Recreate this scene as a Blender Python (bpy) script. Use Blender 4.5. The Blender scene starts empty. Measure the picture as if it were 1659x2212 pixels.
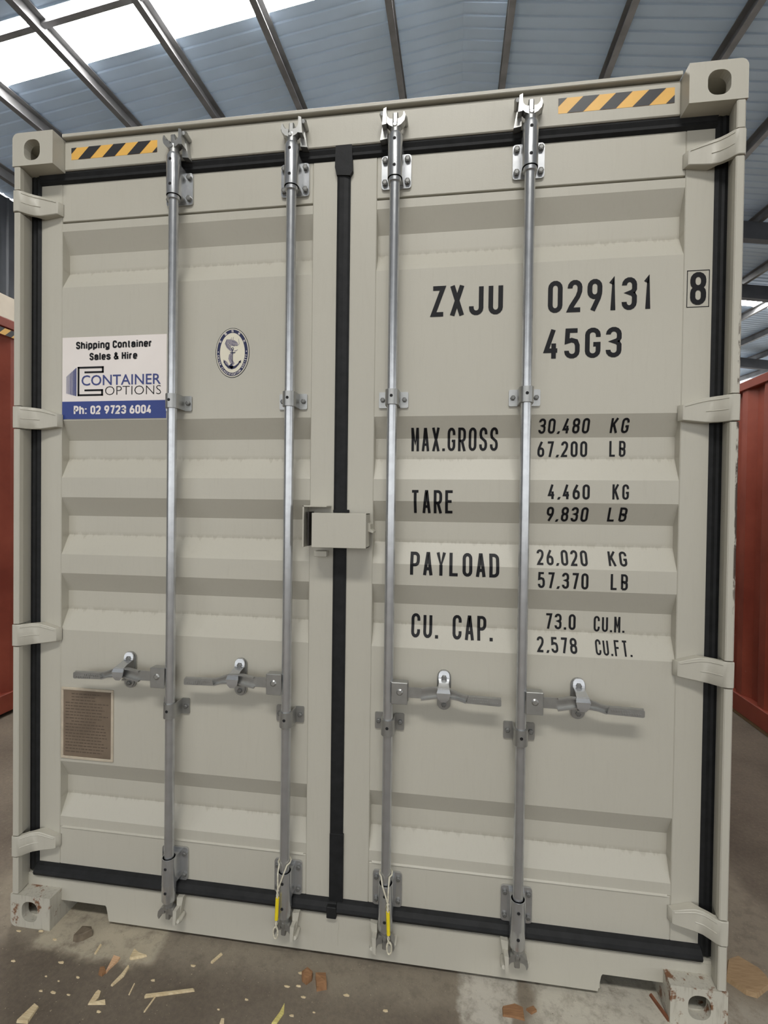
import bpy, bmesh, math, random
from mathutils import Vector, Matrix

# ------------------------------------------------------------------ camera, world, exposure
scene = bpy.context.scene
COL = scene.collection
W_PX, H_PX, F_PX = 1659.0, 2212.0, 1077.32
cam_data = bpy.data.cameras.new('camera')
cam_data.sensor_fit = 'HORIZONTAL'
cam_data.sensor_width = 36.0
cam_data.lens = 36.0 * F_PX / W_PX
cam_data.clip_start = 0.02
cam_data.clip_end = 300
cam = bpy.data.objects.new('camera', cam_data)
COL.objects.link(cam)
YAW, PITCH, ROLL = 0.141287, -0.013709, -0.012769
Rv = Matrix.Rotation(YAW, 3, 'Z') @ Matrix.Rotation(PITCH, 3, 'X') @ Matrix.Rotation(ROLL, 3, 'Y')
Rc = Rv @ Matrix(((1, 0, 0), (0, 0, -1), (0, 1, 0)))
cam.matrix_world = Matrix.Translation((0.38488, -1.61189, 1.57023)) @ Rc.to_4x4()
scene.camera = cam

world = bpy.data.worlds.new('overcast_sky')
scene.world = world
world.use_nodes = True
wn = world.node_tree.nodes
wn['Background'].inputs['Color'].default_value = (0.93, 0.95, 0.97, 1)
wn['Background'].inputs['Strength'].default_value = 2.1
SKYLIGHT_STRENGTH = 50.0

vs = scene.view_settings
vs.view_transform = 'Standard'
vs.look = 'None'
vs.gamma = 1.0
vs.use_curve_mapping = False
vs.exposure = -0.25

PI = math.pi
random.seed(7)

# ------------------------------------------------------------------ materials
def srgb(r, g, b):
    f = lambda c: (c / 255.0 / 12.92) if c / 255.0 <= 0.04045 else ((c / 255.0 + 0.055) / 1.055) ** 2.4
    return (f(r), f(g), f(b), 1)

def new_mat(name):
    m = bpy.data.materials.new(name)
    m.use_nodes = True
    nt = m.node_tree
    return m, nt, nt.nodes['Principled BSDF']

def node(nt, typ, **kw):
    n = nt.nodes.new(typ)
    for k, v in kw.items():
        setattr(n, k, v)
    return n

def coords(nt, scale=(1, 1, 1)):
    tc = node(nt, 'ShaderNodeTexCoord')
    mp = node(nt, 'ShaderNodeMapping')
    mp.inputs['Scale'].default_value = scale
    nt.links.new(tc.outputs['Object'], mp.inputs['Vector'])
    return mp.outputs['Vector']

def noise(nt, vec, scale, detail=3, rough=0.5):
    n = node(nt, 'ShaderNodeTexNoise')
    n.inputs['Scale'].default_value = scale
    n.inputs['Detail'].default_value = detail
    n.inputs['Roughness'].default_value = rough
    nt.links.new(vec, n.inputs['Vector'])
    return n.outputs['Fac']

def ramp(nt, fac, stops):
    r = node(nt, 'ShaderNodeValToRGB')
    e = r.color_ramp.elements
    while len(e) < len(stops):
        e.new(0.5)
    for i, (p, c) in enumerate(stops):
        e[i].position = p
        e[i].color = c if len(c) == 4 else (*c, 1)
    nt.links.new(fac, r.inputs['Fac'])
    return r.outputs['Color']

def mix(nt, fac, a, b, mode='MIX'):
    m = node(nt, 'ShaderNodeMix', data_type='RGBA', blend_type=mode)
    for s, v in ((0, fac), (6, a), (7, b)):
        if hasattr(v, 'links') or isinstance(v, bpy.types.NodeSocket):
            nt.links.new(v, m.inputs[s])
        else:
            m.inputs[s].default_value = v
    return m.outputs[2]

def bump(nt, h, bsdf, strength, dist=0.002):
    b = node(nt, 'ShaderNodeBump')
    b.inputs['Strength'].default_value = strength
    b.inputs['Distance'].default_value = dist
    nt.links.new(h, b.inputs['Height'])
    nt.links.new(b.outputs['Normal'], bsdf.inputs['Normal'])

def plain(name, col, rough=0.5, metal=0.0, vary=0.12, scale=14, bmp=0.0, bscale=200, spec=0.5):
    m, nt, b = new_mat(name)
    v = coords(nt)
    f = noise(nt, v, scale, 4)
    d = tuple(c * (1 - vary) for c in col[:3]) + (1,)
    l = tuple(min(1, c * (1 + vary)) for c in col[:3]) + (1,)
    nt.links.new(ramp(nt, f, [(0.3, d), (0.7, l)]), b.inputs['Base Color'])
    b.inputs['Roughness'].default_value = rough
    b.inputs['Metallic'].default_value = metal
    b.inputs['Specular IOR Level'].default_value = spec
    if bmp:
        bump(nt, noise(nt, v, bscale, 2), b, bmp)
    return m

def paint_mat(name, col, rust_amount=0.0, dirt=0.05, ledges=None, scuff=False):
    """gloss enamel on steel: orange peel, faint vertical dirt runs, optional rust spots"""
    m, nt, b = new_mat(name)
    v = coords(nt)
    vs_ = coords(nt, (30, 30, 3.0))
    big = noise(nt, v, 1.3, 3)
    base = ramp(nt, big, [(0.3, tuple(c * 0.965 for c in col[:3])), (0.7, tuple(c * 1.03 for c in col[:3]))])
    run = noise(nt, vs_, 3.5, 6, 0.62)
    runm = ramp(nt, run, [(0.52, (0, 0, 0)), (0.75, (dirt, dirt, dirt))])
    c1 = mix(nt, runm, base, srgb(118, 106, 86))
    if ledges:      # dust caught at the top of each upward-facing pressing, running down in short streaks
        sp = node(nt, 'ShaderNodeSeparateXYZ')
        nt.links.new(v, sp.inputs[0])
        jag = noise(nt, coords(nt, (45, 1, 2)), 1.0, 5, 0.7)
        wob = node(nt, 'ShaderNodeMath', operation='MULTIPLY_ADD')
        nt.links.new(jag, wob.inputs[0])
        wob.inputs[1].default_value = 0.075
        nt.links.new(sp.outputs[2], wob.inputs[2])
        tot = None
        for zc in ledges:
            r = node(nt, 'ShaderNodeMapRange')
            r.interpolation_type = 'SMOOTHSTEP'
            r.inputs['From Min'].default_value = zc - 0.004 + 0.0375
            r.inputs['From Max'].default_value = zc + 0.006 + 0.0375
            nt.links.new(wob.outputs[0], r.inputs['Value'])
            r2 = node(nt, 'ShaderNodeMapRange')
            r2.inputs['From Min'].default_value = zc + 0.016
            r2.inputs['From Max'].default_value = zc + 0.002
            nt.links.new(sp.outputs[2], r2.inputs['Value'])
            mu = node(nt, 'ShaderNodeMath', operation='MULTIPLY')
            nt.links.new(r.outputs[0], mu.inputs[0]); nt.links.new(r2.outputs[0], mu.inputs[1])
            if tot is None: tot = mu.outputs[0]
            else:
                ad = node(nt, 'ShaderNodeMath', operation='ADD')
                nt.links.new(tot, ad.inputs[0]); nt.links.new(mu.outputs[0], ad.inputs[1]); tot = ad.outputs[0]
        ry = node(nt, 'ShaderNodeMapRange')        # only inside the pressings, not on the frame
        ry.inputs['From Min'].default_value = 0.0745
        ry.inputs['From Max'].default_value = 0.082
        ry.inputs['To Max'].default_value = 0.24
        nt.links.new(sp.outputs[1], ry.inputs['Value'])
        am = node(nt, 'ShaderNodeMath', operation='MULTIPLY')
        nt.links.new(tot, am.inputs[0]); nt.links.new(ry.outputs[0], am.inputs[1])
        c1 = mix(nt, am.outputs[0], c1, srgb(126, 114, 94))
    if rust_amount:
        rn = noise(nt, v, 22, 6, 0.65)
        rm = ramp(nt, rn, [(0.70 - rust_amount, (0, 0, 0)), (0.76 - rust_amount, (1, 1, 1))])
        c1 = mix(nt, rm, c1, srgb(122, 84, 58))
    if scuff:       # scraped edge of the right-hand post
        sp = node(nt, 'ShaderNodeSeparateXYZ')
        nt.links.new(v, sp.inputs[0])
        msk = None
        for k_, a_, c_ in ((0, 1.2055, 1.2085), (2, 1.18, 1.36), (2, 2.20, 2.05)):
            r = node(nt, 'ShaderNodeMapRange')
            r.inputs['From Min'].default_value = a_
            r.inputs['From Max'].default_value = c_
            nt.links.new(sp.outputs[k_], r.inputs['Value'])
            if msk is None: msk = r.outputs[0]
            else:
                q = node(nt, 'ShaderNodeMath', operation='MULTIPLY')
                nt.links.new(msk, q.inputs[0]); nt.links.new(r.outputs[0], q.inputs[1]); msk = q.outputs[0]
        sn = ramp(nt, noise(nt, coords(nt, (1, 1, 0.35)), 45, 5, 0.65), [(0.46, (0, 0, 0)), (0.52, (1, 1, 1))])
        q = node(nt, 'ShaderNodeMath', operation='MULTIPLY')
        nt.links.new(msk, q.inputs[0]); nt.links.new(sn, q.inputs[1])
        c1 = mix(nt, q.outputs[0], c1, srgb(70, 56, 46))
    nt.links.new(c1, b.inputs['Base Color'])
    b.inputs['Roughness'].default_value = 0.42
    b.inputs['Specular IOR Level'].default_value = 0.4
    bump(nt, noise(nt, v, 260, 2), b, 0.10, 0.0015)
    return m

GREY = srgb(188, 184, 171)
M = {}
M['paint'] = paint_mat('grey_container_paint', GREY)
M['paint_door'] = paint_mat('grey_door_paint', GREY, 0.0, 0.05, (2.432, 1.730, 1.443, 1.158, 0.447))
M['paint_post'] = paint_mat('grey_post_paint_chipped', GREY, 0.02, 0.05, None, True)
M['paint_rust'] = paint_mat('grey_casting_paint_rusting', GREY, 0.135, 0.5)
M['rubber'] = plain('black_door_rubber', (0.013, 0.0135, 0.014), 0.6, 0, 0.25, 30, 0.2, 120, 0.25)
M['black'] = plain('black_lettering_vinyl', (0.010, 0.010, 0.012), 0.5, 0, 0.1, 20, 0, 200, 0.2)
M['hole'] = plain('black_hole_shade', (0.008, 0.008, 0.009), 0.8, 0, 0.1, 20)
M['white'] = plain('white_sign_vinyl', srgb(236, 228, 222), 0.4, 0, 0.03, 6)
M['blue'] = plain('royal_blue_print', srgb(36, 58, 130), 0.4, 0, 0.05, 8)
M['logo_blue'] = plain('logo_blue_print', srgb(48, 60, 122), 0.4, 0, 0.05, 8)
M['navy'] = plain('navy_emblem_print', srgb(26, 32, 72), 0.4, 0, 0.05, 8)
M['cream'] = plain('cream_emblem_print', srgb(222, 216, 196), 0.4, 0, 0.03, 8)
M['dragon'] = plain('grey_emblem_print', srgb(140, 134, 142), 0.4, 0, 0.1, 300)
M['yellow'] = plain('amber_hazard_tape', srgb(236, 184, 92), 0.4, 0, 0.06, 12)
M['tape_black'] = plain('charcoal_hazard_tape', srgb(48, 48, 50), 0.4, 0, 0.1, 12)
M['sleeve_yellow'] = plain('yellow_cable_sleeve', srgb(236, 212, 40), 0.4, 0, 0.05, 60)
M['cable'] = plain('pale_braided_cable', srgb(214, 208, 188), 0.5, 0.2, 0.2, 160, 0.3, 300)

def galv(name, col, rough):
    m, nt, b = new_mat(name)
    v = coords(nt)
    f = noise(nt, v, 40, 4, 0.5)
    nt.links.new(ramp(nt, f, [(0.3, tuple(c * 0.92 for c in col)), (0.7, tuple(min(1, c * 1.06) for c in col))]), b.inputs['Base Color'])
    r = node(nt, 'ShaderNodeMapRange')
    r.inputs['To Min'].default_value = rough - 0.02
    r.inputs['To Max'].default_value = rough + 0.03
    nt.links.new(noise(nt, v, 30, 4), r.inputs['Value'])
    nt.links.new(r.outputs['Result'], b.inputs['Roughness'])
    b.inputs['Metallic'].default_value = 0.78
    bump(nt, noise(nt, coords(nt, (1, 1, 3)), 160, 3), b, 0.03, 0.001)
    return m
M['galv'] = galv('galvanised_steel', (0.56, 0.57, 0.58), 0.25)
M['galv_dull'] = galv('dull_galvanised_fitting', (0.40, 0.40, 0.385), 0.34)
M['bolt'] = plain('dull_bolt_steel', (0.20, 0.20, 0.19), 0.45, 0.6, 0.2, 80)

def plate_mat():
    m, nt, b = new_mat('brown_data_plate_metal')
    v = coords(nt, (1, 1, 1))
    f = noise(nt, v, 9, 3)
    nt.links.new(ramp(nt, f, [(0.3, srgb(112, 98, 84)), (0.75, srgb(140, 124, 106))]), b.inputs['Base Color'])
    b.inputs['Metallic'].default_value = 0.15
    b.inputs['Roughness'].default_value = 0.38
    return m
M['plate'] = plate_mat()
M['plate_print'] = plain('dark_plate_print', srgb(98, 85, 72), 0.5, 0.1, 0.1, 20)
M['sealant'] = plain('beige_sealant_bead', srgb(190, 178, 158), 0.5, 0, 0.1, 40)

def red_mat():
    m, nt, b = new_mat('faded_red_container_paint')
    v = coords(nt)
    f = noise(nt, v, 2.2, 5, 0.6)
    c = ramp(nt, f, [(0.3, srgb(122, 52, 38)), (0.7, srgb(156, 78, 60))])
    rn = noise(nt, coords(nt, (1, 1, 0.6)), 24, 6, 0.6)
    c = mix(nt, ramp(nt, rn, [(0.70, (0, 0, 0)), (0.74, (0.8, 0.8, 0.8))]), c, srgb(190, 160, 140))
    nt.links.new(c, b.inputs['Base Color'])
    b.inputs['Roughness'].default_value = 0.5
    return m
M['red'] = red_mat()
M['dusty_roof'] = plain('dust_grey_container_roof', (0.24, 0.23, 0.22), 0.8, 0, 0.2, 3)
M['dark_steel_and_shade'] = plain('dark_underframe_and_gap_shade', (0.03, 0.025, 0.022), 0.6, 0.2, 0.3, 20)  # underframe steel; also painted shade for the lock box gap and fork pockets

def floor_mat():
    m, nt, b = new_mat('dirty_concrete')
    v = coords(nt)
    f = noise(nt, v, 1.6, 6, 0.6)
    base = ramp(nt, f, [(0.25, srgb(98, 88, 77)), (0.5, srgb(124, 114, 101)), (0.8, srgb(144, 134, 118))])
    fine = noise(nt, v, 60, 6, 0.7)
    base = mix(nt, 0.35, base, ramp(nt, fine, [(0.35, (0.10, 0.09, 0.08)), (0.65, (0.42, 0.40, 0.36))]), 'OVERLAY')
    # pale cement and paint left along the foot of the container: patches with their own outlines
    sx = node(nt, 'ShaderNodeSeparateXYZ')
    nt.links.new(v, sx.inputs[0])
    dist = noise(nt, v, 5.0, 5, 0.6)
    def band(x0, x1, y0, y1, soft, amt):
        def step(sock, a, c):
            r = node(nt, 'ShaderNodeMapRange')
            r.interpolation_type = 'SMOOTHSTEP'
            r.inputs['From Min'].default_value = a
            r.inputs['From Max'].default_value = c
            nt.links.new(sock, r.inputs['Value'])
            return r.outputs['Result']
        def mul(a, c):
            q = node(nt, 'ShaderNodeMath', operation='MULTIPLY')
            nt.links.new(a, q.inputs[0])
            if isinstance(c, float):
                q.inputs[1].default_value = c
            else:
                nt.links.new(c, q.inputs[1])
            return q.outputs[0]
        def wob(sock, k):
            q = node(nt, 'ShaderNodeMath', operation='MULTIPLY_ADD')
            nt.links.new(dist, q.inputs[0])
            q.inputs[1].default_value = k
            nt.links.new(sock, q.inputs[2])
            return q.outputs[0]
        X, Y = wob(sx.outputs[0], 0.16), wob(sx.outputs[1], 0.16)
        o = 0.08
        r = mul(mul(step(X, x0 + o - soft, x0 + o + soft), step(X, x1 + o + soft, x1 + o - soft)),
                mul(step(Y, y0 + o - soft, y0 + o + soft), step(Y, y1 + o + soft, y1 + o - soft)))
        return mul(mul(r, mott), amt)
    mott = ramp(nt, noise(nt, v, 17, 6, 0.7), [(0.34, (0.35, 0.35, 0.35)), (0.52, (1, 1, 1))])
    c = base
    for (x0, x1, y0, y1, soft, amt, colr) in (
            (-1.45, 1.6, -0.06, 0.9, 0.05, 0.45, srgb(164, 154, 136)),
            (-1.10, -0.62, -0.075, 0.30, 0.02, 0.75, srgb(192, 182, 160)),
            (0.42, 0.60, -0.12, 0.08, 0.012, 0.80, srgb(208, 203, 190)),
            (0.66, 1.20, -0.16, 0.35, 0.03, 0.85, srgb(204, 199, 184)),
            (1.20, 1.50, -0.10, 0.10, 0.05, 0.50, srgb(178, 172, 158))):
        c = mix(nt, band(x0, x1, y0, y1, soft, amt), c, colr)
    spk = noise(nt, v, 95, 3, 0.6)
    c = mix(nt, ramp(nt, spk, [(0.68, (0, 0, 0)), (0.72, (0.6, 0.6, 0.6))]), c, srgb(70, 60, 50))
    spk2 = noise(nt, v, 140, 2, 0.5)
    c = mix(nt, ramp(nt, spk2, [(0.70, (0, 0, 0)), (0.74, (0.55, 0.55, 0.55))]), c, srgb(200, 188, 160))
    nt.links.new(c, b.inputs['Base Color'])
    b.inputs['Roughness'].default_value = 0.85
    bump(nt, mix(nt, 0.5, noise(nt, v, 45, 6, 0.7), noise(nt, v, 7, 4)), b, 0.5, 0.008)
    return m
M['floor'] = floor_mat()
M['roof'] = plain('zinc_roof_sheet', (0.52, 0.66, 0.84), 0.5, 0.1, 0.05, 1.5)
M['purlin'] = plain('weathered_steel_purlin', (0.20, 0.20, 0.205), 0.5, 0.3, 0.25, 3)
M['rafter'] = plain('dark_painted_rafter', (0.07, 0.075, 0.085), 0.6, 0, 0.2, 3)
M['shaded_wall'] = plain('shade_dark_cladding', (0.06, 0.065, 0.075), 0.6, 0, 0.2, 2)  # left wall lies in shadow; that shade is put into this dark colour
M['beam_cream'] = plain('cream_painted_beam', srgb(190, 180, 164), 0.6, 0, 0.1, 3)
sk, nt, b = new_mat('daylit_fibreglass_skylight')
b.inputs['Base Color'].default_value = (0.9, 0.92, 0.9, 1)
b.inputs['Emission Color'].default_value = (1.0, 0.98, 0.94, 1)
b.inputs['Emission Strength'].default_value = SKYLIGHT_STRENGTH
M['skylight'] = sk

def wood(name, a, c):
    m, nt, b = new_mat(name)
    v = coords(nt, (8, 60, 8))
    nt.links.new(ramp(nt, noise(nt, v, 4, 4), [(0.3, a), (0.7, c)]), b.inputs['Base Color'])
    b.inputs['Roughness'].default_value = 0.75
    return m
M['wood_pale'] = wood('pale_split_pine', srgb(196, 174, 134), srgb(226, 210, 174))
M['wood_pink'] = wood('pinkish_split_timber', srgb(200, 158, 120), srgb(230, 192, 154))
M['wood_brown'] = wood('brown_board', srgb(128, 92, 62), srgb(158, 118, 82))
M['card'] = wood('tan_cardboard', srgb(146, 120, 88), srgb(166, 140, 106))
M['sleeve_dry'] = wood('dry_yellow_straw', srgb(190, 176, 96), srgb(226, 214, 140))
M['rusty'] = plain('rusted_iron', srgb(122, 76, 52), 0.8, 0.1, 0.3, 60)
M['stone'] = plain('grey_brown_mortar', srgb(112, 100, 84), 0.9, 0, 0.25, 40, 0.5, 60)

# ------------------------------------------------------------------ mesh helpers
def obj(name, bm, mat, parent=None, smooth=False, loc=None):
    me = bpy.data.meshes.new(name)
    bmesh.ops.recalc_face_normals(bm, faces=bm.faces[:])
    bm.to_mesh(me)
    bm.free()
    for m in (mat if isinstance(mat, (list, tuple)) else [mat]):
        me.materials.append(m)
    if smooth:
        me.polygons.foreach_set('use_smooth', [True] * len(me.polygons))
        me.update()
        try:
            me.set_sharp_from_angle(angle=math.radians(38))
        except Exception:
            pass
    o = bpy.data.objects.new(name, me)
    COL.objects.link(o)
    if parent:
        o.parent = parent
    if loc:
        o.location = loc
    return o

def tag(o, label=None, cat=None, group=None, kind=None):
    if label: o['label'] = label
    if cat: o['category'] = cat
    if group: o['group'] = group
    if kind: o['kind'] = kind
    return o

def empty(name, loc=(0, 0, 0), parent=None):
    o = bpy.data.objects.new(name, None)
    o.empty_display_size = 0.1
    COL.objects.link(o)
    o.location = loc
    if parent: o.parent = parent
    return o

def box(bm, x0, x1, y0, y1, z0, z1, bev=0.0, seg=1):
    vsn = [bm.verts.new((x, y, z)) for x in (x0, x1) for y in (y0, y1) for z in (z0, z1)]
    F = [(0, 1, 3, 2), (4, 6, 7, 5), (0, 4, 5, 1), (2, 3, 7, 6), (0, 2, 6, 4), (1, 5, 7, 3)]
    fs = [bm.faces.new([vsn[i] for i in f]) for f in F]
    if bev:
        es = list({e for f in fs for e in f.edges})
        bmesh.ops.bevel(bm, geom=es, offset=bev, segments=seg, affect='EDGES', profile=0.5)

def prism(bm, pts, axis, a, c, mat=0):
    """pts: 2-D outline; axis 'y': (x,z) outline from y=a to y=c; 'z': (x,y); 'x': (y,z)"""
    def P(p, t):
        return {'y': (p[0], t, p[1]), 'z': (p[0], p[1], t), 'x': (t, p[0], p[1])}[axis]
    A = [bm.verts.new(P(p, a)) for p in pts]
    B = [bm.verts.new(P(p, c)) for p in pts]
    n = len(pts)
    out = [bm.faces.new(A[::-1]), bm.faces.new(B)]
    for i in range(n):
        out.append(bm.faces.new((A[i], A[(i + 1) % n], B[(i + 1) % n], B[i])))
    for f in out:
        f.material_index = mat
    return out

def prism_hole(bm, outer, hole, y0, y1):
    """plate in the x-z plane with one hole, from y0 to y1"""
    loops = []
    for y in (y0, y1):
        for pts in (outer, hole):
            vv = [bm.verts.new((p[0], y, p[1])) for p in pts]
            loops.append((vv, [bm.edges.new((vv[i], vv[(i + 1) % len(vv)])) for i in range(len(vv))]))
    for k in (0, 2):
        bmesh.ops.triangle_fill(bm, use_beauty=True, edges=loops[k][1] + loops[k + 1][1])
    for k in (0, 1):
        a, c = loops[k][0], loops[k + 2][0]
        for i in range(len(a)):
            j = (i + 1) % len(a)
            bm.faces.new((a[i], a[j], c[j], c[i]))

def tube(bm, path, r, seg=12, cap=True, mat=0):
    rings = []
    n = len(path)
    P = [Vector(p) for p in path]
    up = None
    for i in range(n):
        d = (P[min(i + 1, n - 1)] - P[max(i - 1, 0)]).normalized()
        if up is None:
            ref = Vector((0, 0, 1)) if abs(d.z) < 0.9 else Vector((1, 0, 0))
            up = d.cross(ref).normalized()
        else:
            up = (up - d * up.dot(d)).normalized()
        v = d.cross(up)
        rr = r[i] if isinstance(r, (list, tuple)) else r
        rings.append([bm.verts.new(P[i] + (up * math.cos(2 * PI * k / seg) + v * math.sin(2 * PI * k / seg)) * rr) for k in range(seg)])
    for i in range(n - 1):
        for k in range(seg):
            f = bm.faces.new((rings[i][k], rings[i][(k + 1) % seg], rings[i + 1][(k + 1) % seg], rings[i + 1][k]))
            f.material_index = mat
    if cap:
        bm.faces.new(rings[0][::-1]).material_index = mat
        bm.faces.new(rings[-1]).material_index = mat

def arc(cx, cy, rx, ry, a0, a1, n=8):
    return [(cx + rx * math.cos(math.radians(a0 + (a1 - a0) * i / n)), cy + ry * math.sin(math.radians(a0 + (a1 - a0) * i / n))) for i in range(n + 1)]

def rrect(x0, x1, z0, z1, r, n=4):
    return (arc(x1 - r, z1 - r, r, r, 0, 90, n) + arc(x0 + r, z1 - r, r, r, 90, 180, n) +
            arc(x0 + r, z0 + r, r, r, 180, 270, n) + arc(x1 - r, z0 + r, r, r, 270, 360, n))

# ------------------------------------------------------------------ setting: floor, roof, walls
bm = bmesh.new()
box(bm, -16, 22, -24, 30, -0.25, 0)
tag(obj('floor', bm, M['floor']), 'stained grey brown concrete floor of the shed', kind='structure')

CX, CY, CZ = 0.385, -1.612, 1.570
RIDGE_X, H0, SX, SY = 0.4, 6.0, 0.14, 0.068
def roof_z(x, y):
    return CZ + H0 - SX * abs(x - RIDGE_X) + SY * (y - CY)

ceiling = tag(empty('ceiling', (0, 0, 0)), 'pitched zinc shed roof with steel purlins and skylight sheets', kind='structure')
SHEET = 0.762
def sheet_mesh(name, xa, xb, mat, flat=False):
    bm = bmesh.new()
    prof = []
    if flat:
        prof = [(0, 0), (SHEET, 0)]
    else:
        for k in range(4):
            o = k * SHEET / 4
            prof += [(o, 0), (o + 0.125, 0), (o + 0.140, 0.016), (o + 0.165, 0.016), (o + 0.180, 0)]
        prof.append((SHEET, 0))
    rows = []
    for x in (xa, xb):
        zb = CZ + H0 - SX * abs(x - RIDGE_X) + SY * (-CY)
        rows.append(([bm.verts.new((x, y, zb + h + SY * y)) for y, h in prof],
                     [bm.verts.new((x, y, zb + h + SY * y + 0.004)) for y, h in prof]))
    n = len(prof)
    for t in (0, 1):
        for i in range(n - 1):
            bm.faces.new((rows[0][t][i], rows[0][t][i + 1], rows[1][t][i + 1], rows[1][t][i]))
    me = bpy.data.meshes.new(name)
    bm.to_mesh(me)
    bm.free()
    me.materials.append(mat)
    return me
XL, XR = -7.6, 15.0
me_l = sheet_mesh('roof_sheet', XL, RIDGE_X, M['roof'])
me_r = sheet_mesh('roof_sheet', RIDGE_X, XR, M['roof'])
me_l2 = sheet_mesh('roof_sheet', XL, -1.3, M['roof'])
me_r2 = sheet_mesh('roof_sheet', 2.1, XR, M['roof'])
me_skl = sheet_mesh('skylight_sheet', XL, RIDGE_X, M['skylight'])
me_skr = sheet_mesh('skylight_sheet', RIDGE_X, XR, M['skylight'])
me_skl2 = sheet_mesh('skylight_sheet', -1.3, RIDGE_X, M['skylight'])
me_skr2 = sheet_mesh('skylight_sheet', RIDGE_X, 2.1, M['skylight'])
Y_FIRST = 3.605 - 22 * SHEET
def put(me, y):
    o = bpy.data.objects.new(me.name.split('.')[0], me)
    COL.objects.link(o)
    o.parent = ceiling
    o.location = (0, y, SY * y)
for k in range(47):
    y = Y_FIRST + k * SHEET
    if k == 11:          # short skylight sheets over the yard side, astride the ridge
        for me in (me_l2, me_r2, me_skl2, me_skr2):
            put(me, y)
        continue
    put(me_skl if k in (22,) else me_l, y)
    put(me_skr if k in (35,) else me_r, y)
Y_END = Y_FIRST + 47 * SHEET

def member(name, x, y0, y1, deep, flange, mat, lip):
    """C-section steel purlin running along y below the sheets"""
    bm = bmesh.new()
    t = 0.012
    sec = [(-flange / 2, -deep), (flange / 2, -deep), (flange / 2, -deep + lip), (flange / 2 - t, -deep + lip), (flange / 2 - t, -deep + t),
           (-flange / 2 + t, -deep + t), (-flange / 2 + t, -t), (flange / 2, -t), (flange / 2, 0), (-flange / 2, 0)]
    if x > RIDGE_X:
        sec = [(-a, c) for a, c in sec][::-1]
    rows = [[bm.verts.new((x + a, y, roof_z(x, y) - 0.006 + c)) for a, c in sec] for y in (y0, y1)]
    n = len(sec)
    for i in range(n):
        bm.faces.new((rows[0][i], rows[0][(i + 1) % n], rows[1][(i + 1) % n], rows[1][i]))
    bm.faces.new(rows[0]); bm.faces.new(rows[1][::-1])
    return obj(name, bm, mat, ceiling)
for x in (-7.0, -5.68, -4.50, -3.265, -2.025, -0.50, 0.99, 2.40, 3.74, 5.0, 6.3, 7.6, 8.9, 10.2, 11.5, 12.8, 14.1):
    if XL < x < XR:
        member('purlin', x, Y_FIRST, Y_END, 0.20, 0.085, M['purlin'], 0.02)

def rafter(y, deep, width, mat, drop):
    bm = bmesh.new()
    for (xa, xb) in ((XL, RIDGE_X), (RIDGE_X, XR)):
        za, zb = roof_z(xa, y) - drop, roof_z(xb, y) - drop
        vv = [bm.verts.new((x, y + s * width / 2, z - d)) for (x, z) in ((xa, za), (xb, zb)) for s in (-1, 1) for d in (0, deep)]
        for f in [(0, 1, 3, 2), (4, 6, 7, 5), (0, 4, 5, 1), (2, 3, 7, 6), (0, 2, 6, 4), (1, 5, 7, 3)]:
            bm.faces.new([vv[i] for i in f])
    return obj('rafter', bm, mat, ceiling)
rafter(3.73, 0.06, 0.075, M['purlin'], 0.0)          # light cross member under the skylight strip
for y in (-9.5, -2.9, 9.4, 12.4, 19.0):
    rafter(y, 0.34, 0.17, M['rafter'], 0.20)

bm = bmesh.new()                                   # left cladding wall, ribbed
n = 0
ys = []
y = -6.0
while y < Y_END - 0.3:
    ys += [(y, 0), (y + 0.13, 0), (y + 0.15, 0.03), (y + 0.17, 0.03)]
    y += 0.19
rows = [[bm.verts.new((-7.6 + h, yy, z if z == 0 else roof_z(-7.6, yy) - 0.03)) for yy, h in ys] for z in (0, 1)]
for i in range(len(ys) - 1):
    bm.faces.new((rows[0][i], rows[0][i + 1], rows[1][i + 1], rows[1][i]))
wl = tag(obj('wall_left', bm, M['shaded_wall']), 'ribbed steel cladding wall coloured dark for its shade, behind the left red container', kind='structure')
bm = bmesh.new()
box(bm, -7.56, -7.36, -6, Y_END - 0.5, 4.72, 5.12, 0.01)
tag(obj('trim_1', bm, M['beam_cream']), 'cream painted girt beam along the left wall', kind='structure')
bm = bmesh.new()
ys = []
x = XL
while x < 9.0:
    ys += [(x, 0), (x + 0.13, 0), (x + 0.15, 0.03), (x + 0.17, 0.03)]
    x += 0.19
yb = Y_END - 0.1
rows = [[bm.verts.new((xx, yb - h, z)) for xx, h in ys] for z in (0, 4.6)]
for i in range(len(ys) - 1):
    bm.faces.new((rows[0][i], rows[0][i + 1], rows[1][i + 1], rows[1][i]))
tag(obj('wall_back', bm, M['shaded_wall']), 'ribbed back wall of the shed, open above', kind='structure')

# ------------------------------------------------------------------ red containers beside the grey one
def corr_wall(bm, axis_x, y0, y1, z0, z1, sgn, depth=0.036):
    """vertical trapezoid corrugation; outer faces at axis_x, valleys pressed inward (direction -sgn)"""
    prof = []
    y = y0
    while y < y1:
        prof += [(y, 0), (min(y + 0.072, y1), 0), (min(y + 0.140, y1), depth), (min(y + 0.212, y1), depth)]
        y += 0.278
    prof.append((y1, 0))
    rows = [[bm.verts.new((axis_x - sgn * d, yy, z)) for yy, d in prof] for z in (z0, z1)]
    for i in range(len(prof) - 1):
        bm.faces.new((rows[0][i], rows[0][i + 1], rows[1][i + 1], rows[1][i]))

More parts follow.
